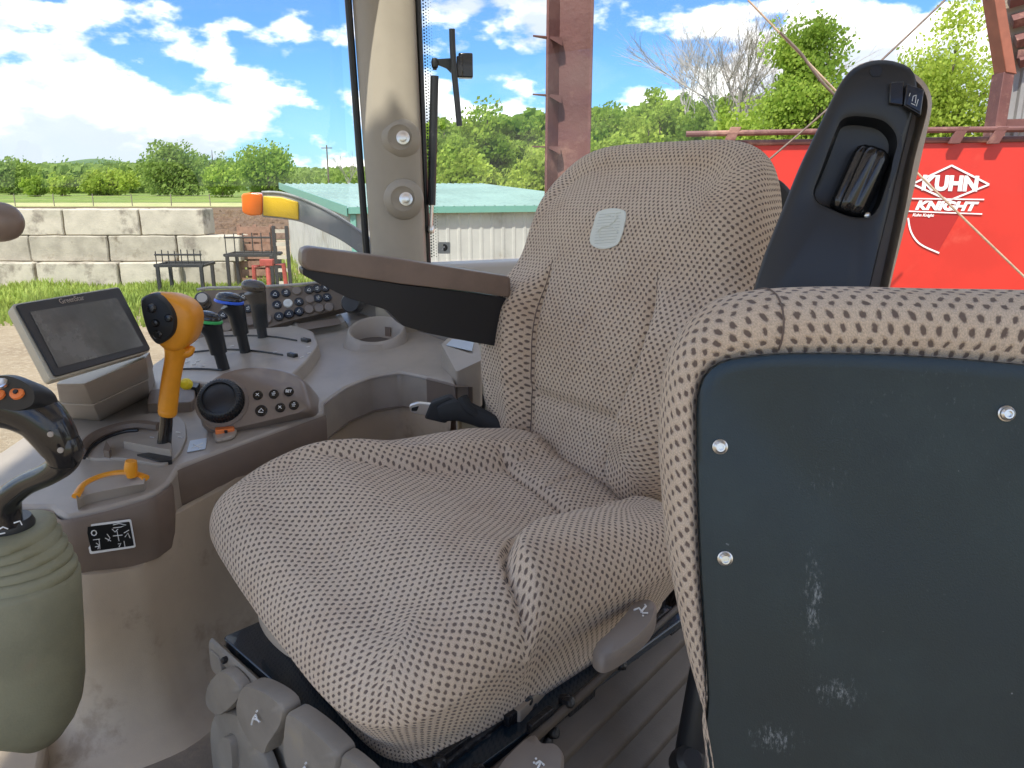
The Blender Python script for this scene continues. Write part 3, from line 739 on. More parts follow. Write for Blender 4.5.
# ------------------------------------------------------------ driver's seat
def sm(a, b, x):
    t = max(0., min(1., (x-a)/(b-a))); return t*t*(3-2*t)
def interp(x, T):
    for (x0, y0), (x1, y1) in zip(T, T[1:]):
        if x <= x1: t = max(0, (x-x0)/(x1-x0)); return y0+(y1-y0)*t
    return T[-1][1]
def pillow(name, m, parent, C, A, B, N, hw, hl, rho, T, power, h, res=110, T2=.03, build=True, slope=0., **kw):
    """padded cushion: rounded outline, rolled edges, UV in metres; h(a, b) is the crown height"""
    arc1 = rho*pi/2; Lt = arc1+T+T2*pi/2
    t0 = (hl-rho)/(hl-rho+Lt)
    S = hl-rho+Lt
    def pos(p, q):
        t = max(abs(p), abs(q)); dx, dy = (p/t, q/t) if t > 1e-9 else (1, 0)
        k = (abs(dx)**power+abs(dy)**power)**(-1/power)
        if t <= t0: kk = 1+(k-1)*sm(.7, 1, t/t0); ins = None; z = 0; fade = 1; rad = t/t0; inset = rho
        else:
            kk = k; s = (t-t0)/(1-t0)*Lt; rad = 1
            if s < arc1: f = s/rho; inset = rho*(1-sin(f)); z = -rho*(1-cos(f)); fade = 1-.25*s/arc1
            elif s < arc1+T: inset = slope*(s-arc1); z = -rho-(s-arc1); fade = .75*(1-(s-arc1)/max(T, 1e-6))
            else: f = (s-arc1-T)/T2; inset = slope*T + T2*(1-cos(f)); z = -rho-T-T2*sin(f); fade = 0
        a, b = dx*kk*rad, dy*kk*rad
        W = hw(b)
        x = a*(W-inset); y = b*(hl-inset)
        return C + A*x + B*y + N*(z + h(a, b)*fade)
    b = MB(); n = res; vs = []; L = [i/n*2-1 for i in range(n+1)]
    for q in L:
        for p in L: vs.append(pos(p, q))
    fs = []; us = []
    for j in range(n):
        for i in range(n):
            o = j*(n+1)+i; fs.append((o, o+1, o+n+2, o+n+1))
            us.append([(L[i]*S, L[j]*S), (L[i+1]*S, L[j]*S), (L[i+1]*S, L[j+1]*S), (L[i]*S, L[j+1]*S)])
    b.add(vs, fs, us)
    o = b.build(name, m, parent, keepnormals=True, angle=80, **kw)
    return o, pos
SF = Vector((-.8, -.6, 0)); SR = Vector((-.6, .8, 0))
seat = thing('driver_seat', (-.06, 1.05, EYE-.95), 'upholstered driver seat with dotted beige fabric and brown armrests', 'driver seat')
def hcush(a, b):
    z = -.022*sm(.35, 1.05, b) + .010*sm(-.2, .5, b)*(1-sm(.5, 1, b))
    z -= .026*(1-sm(.3, .85, abs(a)))*sm(.5, -.6, b)
    # near bolster (a<0) and far bolster (a>0)
    ac = interp(b, ((-1, .45), (-.75, .45), (-.5, .48), (-.1, .57), (.12, .70), (.24, .83), (.36, 1.02), (.5, 1.2), (1, 1.3))) if a < 0 else .52+.48*sm(-.7, .85, b)
    z += (.034*sm(ac, ac+.16, abs(a)) if a < 0 else .030*sm(ac-.08, ac+.20, abs(a)))*(1-.35*sm(-.5, -1, b))
    z += .034*sm(-.1, .95, a)*sm(-.1, .8, b)
    z -= (.013 if a < 0 else .007)*math.exp(-((abs(a)-ac)/.028)**2)*sm(.55, .4, b)*sm(-1, -.8, b)
    z += .010*sm(-.66, -.76, b)*sm(.75, .5, abs(a)); z -= .010*math.exp(-((b+.67)/.022)**2)*sm(.7, .55, abs(a))
    z -= .005*math.exp(-((a-.1)/.012)**2)*sm(-.66, -.72, b); z -= .005*math.exp(-((a-.62)/.012)**2)*sm(-.66, -.72, b)
    z -= .030*sm(.25, -.85, b)*sm(.35, -.6, a)
    # small wrinkles
    z += .0015*noise.noise(Vector((a*5, b*5, 0)))
    return z
cC = Vector((-.082, 1.012, EYE-.435)) - SR*.016
_, cpos = pillow('cushion', 'fabric', seat, cC, SR, SF, UP, lambda b: .272+.030*b, .294, .06, .082, 6.5, hcush, slope=.5, T2=.045, res=200)
U = (-SF*.27+UP).normalized(); BN = SR.cross(U); BN = BN if BN.dot(SF) > 0 else -BN
def hback(a, b):
    z = .020*(1-a*a)*sm(-1, -.2, b)*sm(1.1, .2, b)
    w = sm(.54, .74, abs(a))
    z += .048*w*sm(.30, -.15, b)*(1-.35*sm(-.6, -1, b))
    ctr = .57-.10*sm(-.5, .4, b)*(1 if a > 0 else 1)
    z -= .012*math.exp(-((abs(a)-.57)/.03)**2)*sm(.35, .05, b)
    z -= .012*math.exp(-((b+.66)/.035)**2)*(1 if abs(a) < .5 else .3)
    z -= .05*sm(.55, 1.1, b)
    z += .0015*noise.noise(Vector((a*5, b*5, 3)))
    return z
bC = Vector((.112, 1.185, EYE-.49)) + U*.297 + SR*.052
def hwb(b): return .258 + .034*math.exp(-((b+.12)/.33)**2) - .018*sm(.35, 1, b) - .03*sm(-.45, -1, b)
_, bpos = pillow('backrest', 'fabric', seat, bC, SR, U, BN, hwb, .305, .05, .035, 5.2, hback, T2=.03, res=150)
# black shell behind the backrest
b = MB(); sh = []
for k in range(48):
    th = 2*pi*k/48; c_, s_ = cos(th), sin(th); kk = (abs(c_)**3.2+abs(s_)**3.2)**(-1/3.2)
    sh.append(bC + SR*c_*kk*.205 + U*(s_*kk*.27) - BN*.085)
b.loft([sh, [p-BN*.035 for p in sh], [bC + (p-bC)*.8 - BN*.045 for p in sh]]); b.build('backrest_shell', 'black', seat, bevel=.01)
# hinge bracket of the raised armrest
q = bC - SR*.20 + U*.10 - BN*.10
b = MB(); b.prism(roundpoly([at(755, 172, 1.2), at(780, 178, 1.2), at(795, 194, 1.2), at(799, 222, 1.2), at(792, 248, 1.2), at(750, 252, 1.2)], .02), Vector((.01, .06, 0))); b.build('armrest_bracket', 'black', seat, bevel=.006)
# woven emblem patch, follows the fabric
def bfront(a, b_, off): 
    W = hwb(b_)-.05; return bC + SR*a*W + U*b_*(.305-.05) + BN*(hback(a, b_)+off)
def ab_of(px, py):
    best = None
    o = Vector((0, 0, EYE)); d = ray(px, py)
    # plane intersection then local coords (two passes for the crown)
    off = .01
    for _ in range(3):
        P = o + d*((bC+BN*off-o).dot(BN)/d.dot(BN)); L = P-bC; b_ = L.dot(U)/(.305-.05); a = L.dot(SR)/(hwb(b_)-.05); off = hback(a, b_)
    return a, b_
def pxrnd(pts, r, n): return [(p.x, p.y) for p in roundpoly([Vector((x, y, 0)) for x, y in pts], r, n)]
ring = cat([Vector((x, y, 0)) for x, y in ((594, 226), (597, 215), (601, 211), (613, 208.5), (623, 210), (626.5, 214), (625, 226), (621, 240), (616, 246), (606, 249), (597, 248), (591, 243), (591.5, 234))], 3, closed=True)
cx_, cy_ = 608.5, 228.5
loops = []
for f, off in ((1, .0006), (1, .0022), (.92, .0026), (.88, .0018)):
    loops.append([bfront(*ab_of(cx_+(p.x-cx_)*f, cy_+(p.y-cy_)*f), off) for p in ring])
b = MB(); b.loft(loops, cap0=False, cap1=False); inner = loops[-1]
for k in range(1, 7):
    f = .88*(1-k/6.0)+1e-3; loops.append([bfront(*ab_of(cx_+(p.x-cx_)*f, cy_+(p.y-cy_)*f), .0018) for p in ring])
b.loft(loops[3:], cap0=False, cap1=True); pt = b.build('emblem_patch', 'patch', seat)
b = MB()
for i in range(11):
    y = 214+i*2.9; w = 12.5-abs(i-5)*.25; ox = -(y-228)*.17
    b.tube([bfront(*ab_of(608.5+ox+s*w/6*.95, y-s*.15), .0021) for s in range(-6, 7)], .00035, 4)
b.build('thread', 'patch_d', pt)
b = MB()
for st in ([(598, 233), (602, 228), (609, 226), (615, 222), (619, 217)], [(609, 226), (615, 228), (619, 233)], [(602, 228), (600, 238), (604, 241)], [(615, 222), (612, 216), (607, 215)], [(615, 222), (617, 214), (621, 213)]):
    b.tube([bfront(*ab_of(x, y), .0023) for x, y in st], .0011, 5, 3)
b.build('leaping_deer_stitching', 'patch', pt)
# seams
for a in (-.57, .57):
    b = MB(); b.tube([bfront(a*(1.03 if bb > -.2 else 1.03), bb, -.0005) for bb in [x/14 for x in range(-14, 5)]], .0012, 5, 2); b.build('seam', 'seam', seat)

# ---- right armrest: brown pad over a deep black body (lies on the far side)
AT = Vector((-.83, -.56, 0)).normalized()
def arm_far():
    P = lambda x, y, d=0: onp(x, y, at(395, 265, 1.26), AT.cross(UP)) + AT.cross(UP)*0 + d*Vector((-AT.y, AT.x, 0))
    Wd = Vector((-.40, .91, 0)).normalized()          # across, away from the viewer
    pad = [P(303, 248), P(318, 246), P(500, 270), P(512, 296), P(480, 294), P(303, 268), P(301, 258)]
    pad = [P(302.5, 250), P(310, 247), P(400, 259), P(512, 277), P(512, 298), P(480, 293), P(400, 284), P(306, 270), P(302, 264)]
    b = MB(); o = roundpoly(pad, .008, 4); c = sum(o, Vector())/len(o)
    b.loft([[c+(p-c)*.97+Vector((0, 0, .0)) for p in o], o2(o, Wd, .006), o2(o, Wd, .042), [c+(p-c)*.97+Wd*.046 for p in o]])
    pd = b.build('armrest', 'brown', seat, bevel=.007, seg=3)
    bod = [P(303, 268), P(400, 284), P(480, 294), P(512, 299), P(512, 349), P(472, 342), P(431, 334), P(404, 326), P(388, 310), P(349, 298), P(319, 283), P(304, 275)]
    b = MB(); o = roundpoly([p-UP*.001+Wd*.008 for p in bod], .004, 3); b.loft([o, [p+Wd*.038 for p in o]])
    b.build('armrest_body', 'black', pd, bevel=.004)
def o2(o, W, d): return [p+W*d for p in o]
arm_far()

# ---- left armrest folded up beside the backrest
Yr = .93
RN = Vector((-.28, -.93, .16)).normalized(); R0 = at(850, 200, Yr)
RP = lambda x, y, d=0.: onp(x, y, R0, RN) + RN*d
BK = -RN
out = [(752, 296), (762, 260), (800, 165), (840, 82), (852, 66), (872, 57), (893, 57), (912, 64), (918, 74), (920, 92), (913, 118), (893, 200), (872, 284), (852, 372), (722, 372)]
def outl(pts, n=6, d=0.): 
    c = pxrnd(pts, 14, 5); return [RP(x, y, d) for x, y in c]
cen = RP(865, 155); Nn = 96
O = polar(outl(out), Nn, cen); cO = cen
hole = [(842, 118), (858, 116), (884, 120), (897, 134), (896, 154), (880, 205), (872, 217), (852, 217), (817, 202), (813, 192), (822, 170), (833, 140)]
Hh = polar([RP(x, y) for x, y in pxrnd(hole, 9, 4)], Nn, cen)
def shr(l, c, d): return [p + (c-p).normalized()*d for p in l]
b = MB()
b.loft([[p+BK*.030 for p in O], [p+BK*.010 for p in O], [p+BK*.003 for p in shr(O, cen, .003)], shr(O, cen, .010), [p+RN*.0 for p in shr(Hh, cen, -.006)], [p+BK*.002 for p in shr(Hh, cen, -.001)], [p+BK*.026 for p in shr(Hh, cen, .004)], [p+BK*.028 for p in shr(Hh, cen, .010)]], cap0=False)
lar = b.build('raised_armrest', 'black', seat, angle=50)
# brown pad wrapped behind, visible along the rear edge
pad = [(770, 296), (800, 200), (846, 90), (862, 70), (890, 60), (915, 66), (930, 78), (937, 95), (935, 112), (915, 200), (893, 284), (874, 372), (745, 372)]
O2 = polar(outl(pad, d=-.012), Nn, cen+BK*.012)
b = MB(); cb2 = cen+BK*.012
b.loft([shr([p+BK*.050 for p in O2], cb2, .014), shr([p-BK*.006 for p in O2], cb2, .009), shr([p+BK*.000 for p in O2], cb2, .002), [p+BK*.010 for p in O2], [p+BK*.05 for p in O2], shr([p+BK*.062 for p in O2], cb2, .012)]); b.build('pad', 'brown_lit', lar, angle=50)
# thumb wheel in the pocket
b = MB(); w0, w1 = RP(877, 146, -.018), RP(847, 212, -.018); axw = (w1-w0).normalized(); sx = RN.cross(axw).normalized()
def flute(c, r, k=1.0): return [c + sx*cos(2*pi*i/96)*r*(1-.10*(1-abs(cos(3.5*2*pi*i/96)))**1.5*1.6) + RN*sin(2*pi*i/96)*r*(1-.10*(1-abs(cos(3.5*2*pi*i/96)))**1.5*1.6) for i in range(96)]
b.loft([flute(w0-axw*.000, .015), flute(w0+axw*.004, .0205), flute(w0+axw*.012, .0225), flute(w1-axw*.012, .0225), flute(w1-axw*.004, .021), flute(w1, .014)])
b.build('tilt_adjuster', 'gloss', lar, angle=60)
b = MB(); 
for x, y in ((850, 207), (869, 214)): b.lathe(RP(x, y, -.022), RN, [(.0035, 0), (.0035, .012), (.002, .013)], 12)
b.build('screw', 'zinc', lar)
# screw hole near the top
b = MB(); b.lathe(RP(876, 71, .0003), RN, [(.0066, 0), (.0066, .0004)], 24); b.build('hole', 'label_b', lar)
# rocker switch
b = MB(); sw = [RP(889, 84), RP(903, 83), RP(902, 107), RP(888, 105)]; b.loft([sw, [p+RN*.007 for p in sw]])
sw = [RP(905, 86), RP(922, 92), RP(919, 118), RP(902, 108)]; b.loft([sw, [p+RN*.010 for p in sw]])
sw_ = b.build('rocker_switch', 'gloss', lar, bevel=.0012)
b = MB(); b.prism([RP(908, 92, .0102), RP(921, 97, .0102), RP(918, 115, .0102), RP(904, 107, .0102)], RN*.0014); k_ = b.build('rocker', 'gloss', sw_, bevel=.0006)
b = MB(); 
for (x0, y0, x1, y1) in ((911, 99, 910, 104), (914, 98, 913, 106), (911, 99, 914, 98), (916, 102, 914, 109), (908, 96, 907, 99), (909, 106, 913, 108)):
    b.tube([RP(x0, y0, .0118), RP(x1, y1, .0118)], .0004, 4)
b.build('symbol', 'white', sw_)

# ---- base: blue-black plate, grey rubber skirts, levers, bellows
TL = -TR
e0, e1 = atz(222, 637, -.60), atz(402, 794, -.60)
fd = (e1-e0).normalized(); bk = Vector((-fd.y, fd.x, 0)); bk = bk if bk.y > 0 else -bk
zP = EYE-.60
e2 = atz(262, 606, -.60)
b = MB(); pl = [e0, e1+fd*.03, e1+fd*.03+bk*.5, e0+bk*.46, e0+bk*.05-fd*.0]
b.prism(roundpoly(pl, .008, 3), (0, 0, -.012)); 
b.prism([e0-UP*.012, e1+fd*.03-UP*.012, e1+fd*.03-UP*.03+bk*.004, e0-UP*.03+bk*.004], bk*.006)
b.build('base_plate', 'plate', seat, bevel=.003)
# rubber trim strip along the front edge
b = MB(); b.tube([e0-bk*.012-fd*.004-UP*.010, e0.lerp(e1, .5)-bk*.012-UP*.012, e1+fd*.03-bk*.012-UP*.010], .0085, 10, 4, flat=(1.5, .7)); b.build('edge_trim', 'rubber', seat)
fn = -bk
def FP(x, y, d=0.): return onp(x, y, e0-bk*.02+fn*d, fn)
# front backing panel
b = MB(); b.prism(roundpoly([FP(224, 650, -.02), FP(402, 806, -.02), FP(402, 930, -.02), FP(236, 860, -.02), FP(214, 720, -.02)], .01), bk*.03); b.build('front_panel', 'rubber', seat, bevel=.004)
def lobe(pts, d, th, name, r=.02, m='rubber', icon=None, **kw):
    c = sum((FP(x, y, d) for x, y in pts), Vector())/len(pts)
    o = cat([FP(x, y, d) for x, y in pts], 4, closed=True)
    b = MB(); b.loft([[p+bk*th for p in o], [p+bk*.004 for p in o], [c+(p-c)*.955 for p in o], [c+(p-c)*.5+fn*.001 for p in o]])
    q = b.build(name, m, seat, angle=50, **kw)
    if icon:
        x, y = icon; b = MB(); dd = d+.0055
        for s in ([(-3, 8), (-1, 0), (2, -4)], [(2, -4), (4, 2), (7, 5)], [(-1, 1), (4, 2)], [(3, -8), (4, -9)]):
            b.tube([FP(x+u*.8, y+v*.8, dd) for u, v in s], .0012, 5)
        b.build('seat_symbol', 'white', q)
    return q
lobe([(206, 690), (213, 677), (224, 671), (240, 688), (236, 702), (218, 716), (206, 706)], .012, .014, 'skirt_lobe')
lobe([(237, 698), (244, 686), (262, 691), (281, 706), (281, 724), (268, 745), (262, 755), (246, 738), (236, 715)], .020, .022, 'height_lever', icon=(254, 718))
lobe([(284, 724), (291, 714), (328, 744), (337, 764), (322, 800), (302, 792), (284, 762)], .020, .022, 'firmness_lever', icon=(303, 770))
lobe([(340, 764), (346, 756), (380, 790), (385, 830), (345, 840), (334, 800)], .016, .014, 'swivel_lever')
lobe([(213, 716), (236, 714), (252, 740), (266, 765), (270, 800), (222, 800), (210, 750)], .004, .014, 'lower_skirt')
lobe([(222, 738), (230, 742), (232, 770), (224, 778), (216, 756)], .014, .02, 'side_knob')
b = MB()
for x, y in ((227, 659), (243, 675)): b.lathe(FP(x, y, -.004), fn, [(.0045, 0), (.0045, .006), (.003, .0075)], 14)
b.build('bolt', 'grease', seat)
b = MB(); b.prism(roundpoly([e0-UP*.008-bk*.02, e0+fd*.03-UP*.008-bk*.02, e0+fd*.04-UP*.045-bk*.02, e0-UP*.04-bk*.02], .008), bk*.018); b.build('corner_cap', 'rubber', seat, bevel=.003)
# low plastic base under the skirts
b = MB(); bb0 = atz(190, 760, -.95); b.box((e0+e1)/2+bk*.22+UP*(-.24), (.50, .42, .22), (fd, bk, UP)); b.build('suspension_box', 'bellows', seat, bevel=.02)
# mechanism rail along the door side
rl0, rl1 = atz(470, 755, -.60), atz(668, 600, -.60)
rd = (rl1-rl0).normalized(); rn = Vector((rd.y, -rd.x, 0))
b = MB(); b.box((rl0+rl1)/2-rn*.03-UP*.01, ((rl1-rl0).length+.1, .05, .035), (rd, rn, UP)); b.build('slide_rail', 'grease', seat, bevel=.004)
random.seed(4)
for i in range(54):
    b = MB()
    q = rl0.lerp(rl1, random.uniform(-.1, 1.1))+rn*random.uniform(-.015, .03)-UP*random.uniform(-.015, .03)
    if i % 2: b.lathe(q, rn+UP*.4, [(.007, 0), (.007, .01), (.004, .012)], 8)
    else: b.box(q, (random.uniform(.02, .06), .008, .014), (rd, rn, UP))
    b.build('linkage', 'grease', seat, bevel=.001)
b = MB(); b.prism(roundpoly([atz(520, 712, -.585), atz(560, 668, -.585), atz(600, 640, -.585), atz(560, 650, -.585), atz(500, 700, -.585)], .005), (0, 0, -.02)); b.build('rail_cover', 'tan', seat, bevel=.002)
def paddle(pts, z, th, name, icon, dots):
    o = cat([atz(x, y, z) for x, y in pts], 4, closed=True); c = sum(o, Vector())/len(o); b = MB()
    b.loft([[p-UP*th for p in o], [p-UP*.006 for p in o], [c+(p-c)*.90 for p in o], [c+(p-c)*.5+UP*.002 for p in o]]); q = b.build(name, 'paddle', seat, angle=50)
    b = MB()
    for s in icon: b.tube([atz(x, y, z+.003) for x, y in s], .0013, 5)
    for x, y in dots: b.lathe(atz(x, y, z+.0025), UP, [(.0012, 0), (.0012, .001)], 8)
    b.build('symbol', 'white', q)
paddle([(652, 597), (657, 607), (650, 625), (628, 645), (606, 657), (595, 653), (594, 645), (608, 632), (622, 617), (636, 600)], -.50, .02, 'slide_lever', [[(634, 610), (639, 608), (643, 613), (648, 613)], [(641, 612), (646, 606)]], [(645, 605), (643, 616)])
paddle([(495, 768), (530, 733), (542, 741), (556, 742), (564, 752), (560, 775), (540, 800), (500, 800)], -.57, .02, 'tilt_lever', [[(538, 768), (541, 762), (544, 765)], [(536, 764), (540, 761)]], [(534, 763), (536, 759)])
# bellows around the suspension
b = MB()
g0, g1 = atz(560, 790, -.68), atz(735, 610, -.68); gd = (g1-g0).normalized(); gn = Vector((gd.y, -gd.x, 0))
L0 = []; L1 = []
for i in range(-7, 29):
    o_ = .012*(1 if i % 4 in (1, 2) else -1); z = -.035-.0105*i
    q = gn*(.0+o_+.004*i)
    L0.append(g0-gd*.3+q+UP*z+UP*.05); L1.append(g1+gd*.3+q+UP*z+UP*.05)
b.loft([L0, L1], closed=False); bl = b.build('bellows', 'bellows', seat, angle=60); mo = bl.modifiers.new('thick', 'SOLIDIFY'); mo.thickness = .004
# round grey lever tucked under the cushion front
b = MB(); o = cat([atz(x, y, -.545) for x, y in ((257, 596), (262, 592), (272, 600), (290, 622), (312, 650), (290, 648), (268, 630), (258, 612))], 4, closed=True); c = sum(o, Vector())/len(o)
b.loft([[p-UP*.014 for p in o], [p-UP*.004 for p in o], [c+(p-c)*.88 for p in o]]); lv = b.build('swivel_handle', M['cup'], seat, angle=50)
b = MB()
for x in (0, 4): b.tube([atz(270+x, 611-x*.5, -.543), atz(274+x, 617-x*.5, -.543)], .0012, 5)
b.build('symbol', 'white', lv)

# seat belt buckle lying behind the cushion
t = thing('seat_belt', atz(450, 415, -.42), 'black seat belt with steel tongue lying behind the far cushion edge', 'seat belt')
Yk = 1.38; b = MB()
b.prism(roundpoly([at(409, 406, Yk), at(418, 403, Yk), at(437, 405, Yk), at(434, 417, Yk), at(416, 414, Yk), at(410, 412, Yk)], .004), (0, .006, .002)); b.build('tongue', 'zinc', t, bevel=.001)
b = MB(); b.prism(roundpoly([at(411.5, 408, Yk-.002), at(419, 406, Yk-.002), at(417, 411, Yk-.002), at(411.5, 411, Yk-.002)], .002), (0, .0012, 0)); b.build('tongue_slot', 'label_b', t)
b = MB(); b.prism(roundpoly([at(430, 404, Yk-.01), at(449, 397, Yk-.01), at(458, 405, Yk-.01), at(446, 424, Yk-.01), at(424, 419, Yk-.01)], .006), (0, .03, 0)); b.build('buckle', 'belt', t, bevel=.004)
b = MB(); b.tube([at(440, 414, 1.37), at(458, 410, 1.365), at(476, 416, 1.36), at(492, 424, 1.35), at(505, 436, 1.34)], [.016, .022, .02, .018, .02], 10, 5, flat=(1, .6)); b.tube([at(462, 398, 1.37), at(468, 408, 1.36), at(480, 416, 1.36)], .012, 10, 4); b.build('webbing', 'belt', t)

# ------------------------------------------------------------ passenger seat, its folded back turned to the door
ps = thing('passenger_seat', (.30, .55, EYE-.95), 'folded passenger seat showing its scuffed black back panel and dotted rim', 'passenger seat')
PN = Vector((-.16, -.93, .20)).normalized(); P0 = at(860, 520, .47)
PP = lambda x, y, d=0.: onp(x, y, P0, PN) + PN*d
outer = [(716, 748), (700, 705), (688, 660), (676, 600), (668, 550), (664, 500), (661, 450), (663, 400), (670, 360), (685, 330), (710, 304), (740, 291), (780, 285), (850, 283), (950, 285), (1060, 287), (1180, 296), (1260, 330), (1290, 400), (1290, 600), (1250, 800), (1200, 980), (1000, 1040), (800, 1000), (740, 900)]
panel = [(706, 745), (707, 700), (704, 640), (700, 580), (697, 500), (696, 430), (697, 396), (704, 374), (720, 361), (750, 355), (800, 352), (900, 354), (1010, 362), (1110, 374), (1200, 396), (1240, 430), (1250, 560), (1220, 760), (1160, 960), (1000, 1010), (820, 985), (735, 880)]
cen = PP(960, 640); NN = 220
oc = polar(cat([PP(x, y) for x, y in outer], 6, closed=True), NN, cen)
pc = polar(cat([PP(x, y) for x, y in panel], 6, closed=True), NN, cen)
oc = oc[NN//2:]+oc[:NN//2]; pc = pc[NN//2:]+pc[:NN//2]
def lerp(A, B, f, d): return [a.lerp(b_, f)+PN*d for a, b_ in zip(A, B)]
prof = [(-.30, -.085), (-.02, -.075), (.0, -.055), (-.04, -.035), (.05, -.014), (.25, .001), (.5, .006), (.78, .002), (.95, -.004), (1.1, -.012)]
prof = [(.35, -.10), (.10, -.092), (.0, -.075), (-.03, -.050), (.0, -.028), (.12, -.010), (.32, .001), (.55, .005), (.8, .002), (.96, -.004), (1.12, -.012)]
loops = [lerp(oc, pc, f, d) for f, d in prof]
ul = [0]
for i in range(NN): ul.append(ul[-1]+(oc[(i+1) % NN]-oc[i]).length*.97)
vl = [0]; mid = NN//2
for a, c in zip(loops, loops[1:]):
    vl.append(vl[-1]+sum((p-q).length for p, q in zip(a, c))/NN)
b = MB(); b.loft(loops, cap0=False, cap1=False, uv=(ul, vl))
# the front padding face, hidden from the door
fr = [[cen+(p-cen)*f-PN*(.10+.03*(1-f)) for p in loops[0]] for f in (1, .6, .2, .01)]
b.loft(fr, cap0=False, cap1=True, uv=(ul, [0, .1, .2, .25]))
b.build('upholstered_rim', 'fabric2', ps, angle=80)
# stitched seams of the rim
for px, py0, py1 in ((781, 287, 350),):
    b = MB(); xr = PP(px, 320).x; cr = []
    for l in loops[2:10]:
        for p, q_ in zip(l, l[1:]):
            if p.z > cen.z and (p.x-xr)*(q_.x-xr) <= 0 and p.x != q_.x: cr.append(p.lerp(q_, (xr-p.x)/(q_.x-p.x))+PN*.0003); break
    b.tube(cr, .0007, 5, 3); b.build('seam', 'seam', ps)
m = bpy.data.materials.new('scuffed_black_panel'); m.use_nodes = True; g = G(m.node_tree); bs = g.n['Principled BSDF']; M['panel'] = m
pos = g.add('ShaderNodeTexCoord').outputs['Object']
pos = g.add('ShaderNodeNewGeometry').outputs['Position']
fine = g.noise(g.vec(pos, (60, 60, 22)), 7, 8, .75)
def spot(px, py, rx, rz):
    c = PP(px, py); v = g.vec(pos, (1/rx, 0, 1/rz), (-c.x/rx, 0, -c.z/rz)); l = g.add('ShaderNodeVectorMath', operation='LENGTH'); g.l.new(v, l.inputs[0]); return g.ramp(l.outputs['Value'], 1.0, .1)
blob = g.m('MAXIMUM', spot(812, 600, .013, .06), g.m('MULTIPLY', spot(822, 480, .03, .03), .5))
blob = g.m('MAXIMUM', blob, spot(835, 690, .03, .02)); blob = g.m('MAXIMUM', blob, spot(775, 735, .035, .018)); blob = g.m('MAXIMUM', blob, g.m('MULTIPLY', spot(960, 420, .2, .09), .35))
sc = g.m('MULTIPLY', g.ramp(g.m('ADD', fine, g.m('MULTIPLY', blob, .16)), .62, .86), blob)
speck = g.m('MULTIPLY', g.ramp(g.noise(pos, 150, 2, .5), .75, .78), g.ramp(g.noise(pos, 8, 3), .5, .62))
hz = g.m('MULTIPLY', g.ramp(g.noise(pos, 9, 6, .65), .42, .75), .5)
c = g.mix(hz, (.008, .021, .027), (.021, .042, .046))
c = g.mix(g.m('MULTIPLY', sc, .75), c, (.32, .35, .36)); c = g.mix(g.m('MULTIPLY', speck, .5), c, (.4, .42, .42))
g.l.new(c, bs.inputs['Base Color']); g.l.new(g.m('ADD', .20, g.m('MULTIPLY', g.noise(pos, 12, 6, .65), .3)), bs.inputs['Roughness'])
bp = g.add('ShaderNodeBump'); bp.inputs['Strength'].default_value = .25; bp.inputs['Distance'].default_value = .0005
g.l.new(g.noise(pos, 800, 3), bp.inputs['Height']); g.l.new(bp.outputs[0], bs.inputs['Normal'])
po = polar(roundpoly(cat([PP(x, y) for x, y in panel], 3, closed=True), .002, 1), NN, cen)
b = MB(); b.loft([[p-PN*.012 for p in shr(po, cen, .002)], [p-PN*.001 for p in shr(po, cen, .0005)], [p+PN*.0035 for p in shr(po, cen, .0015)], [p+PN*.0048 for p in shr(po, cen, .006)], [p+PN*.0035 for p in shr(po, cen, .012)], [cen+(p-cen)*.3+PN*.0025 for p in po]])
b.build('back_panel', 'panel', ps, angle=60)
for (x, y) in ((719.5, 446), (724.5, 557), (1003.5, 413)):
    b = MB(); r = .0049; N_ = (PN+Vector((.1, 0, .0))).normalized()
    c = PP(x, y, .0035)
    b.lathe(c, PN, [(r*1.05, 0), (r*1.05, .0008), (r*.9, .0012), (r*.88, .0034), (r*.6, .0046), (r*.42, .0046), (r*.38, .003), (r*.1, .003)], 20); b.build('bolt', 'zinc', ps)
# the folded seat cushion behind the back
b = MB()
pillow('folded_cushion', 'fabric2', ps, at(1075, 345, .66), Vector((1, -.1, 0)).normalized(), Vector((.1, 1, .1)).normalized(), Vector((0, -.1, 1)).normalized(), lambda b: .19, .15, .03, .03, 3.5, lambda a, b: .008*(1-a*a), res=60)
b = MB(); q = atz(690, 750, -.66); b.tube([q+Vector((0, 0, -.28)), q, q+Vector((.02, .03, .1))], .018, 12); b.lathe(q+Vector((-.01, .0, -.02)), (.2, -.6, .7), [(.016, 0), (.018, .01), (.018, .03), (.012, .036)], 16); b.build('support_tube', 'black', ps)
# ------------------------------------------------------------ side console
K0, K1 = -.39, -.0964
s0 = TF.dot(atz(455, 378, -.39).xy.to_3d())
def C(px, py, dz=0.):
    d = ray(px, py); t = (K0+dz-K1*s0)/(d.z-K1*TF.dot(d)); return Vector((0, 0, EYE))+d*t
CNrm = Vector((-K1*TF.x, -K1*TF.y, 1)).normalized()
con = thing('side_console', C(250, 400)*Vector((1, 1, 0)).x if False else Vector((C(250, 400).x, C(250, 400).y, EYE-.95)), 'brown grey plastic side console carrying levers, knobs and buttons', 'console')
near = [(455, 384), (427, 377)] + [(400, 371.5), (372, 376), (347, 386), (324, 402), (324, 412), (300, 421), (179, 466), (170, 481), (158, 490), (146, 496), (104, 508), (66, 516), (56, 512), (50, 506), (22, 506), (0, 506), (-60, 505)]
farr = [(-60, 470), (0, 452), (40, 425), (80, 400), (130, 380), (170, 352), (200, 338), (260, 330), (330, 310), (356, 312), (400, 322), (450, 342)]
top = [C(x, y) for x, y in near+farr]
b = MB(); th = .085
b.loft([[p-UP*th for p in top], top]); body = b.build('console_body', 'top', con, bevel=.007, seg=3)
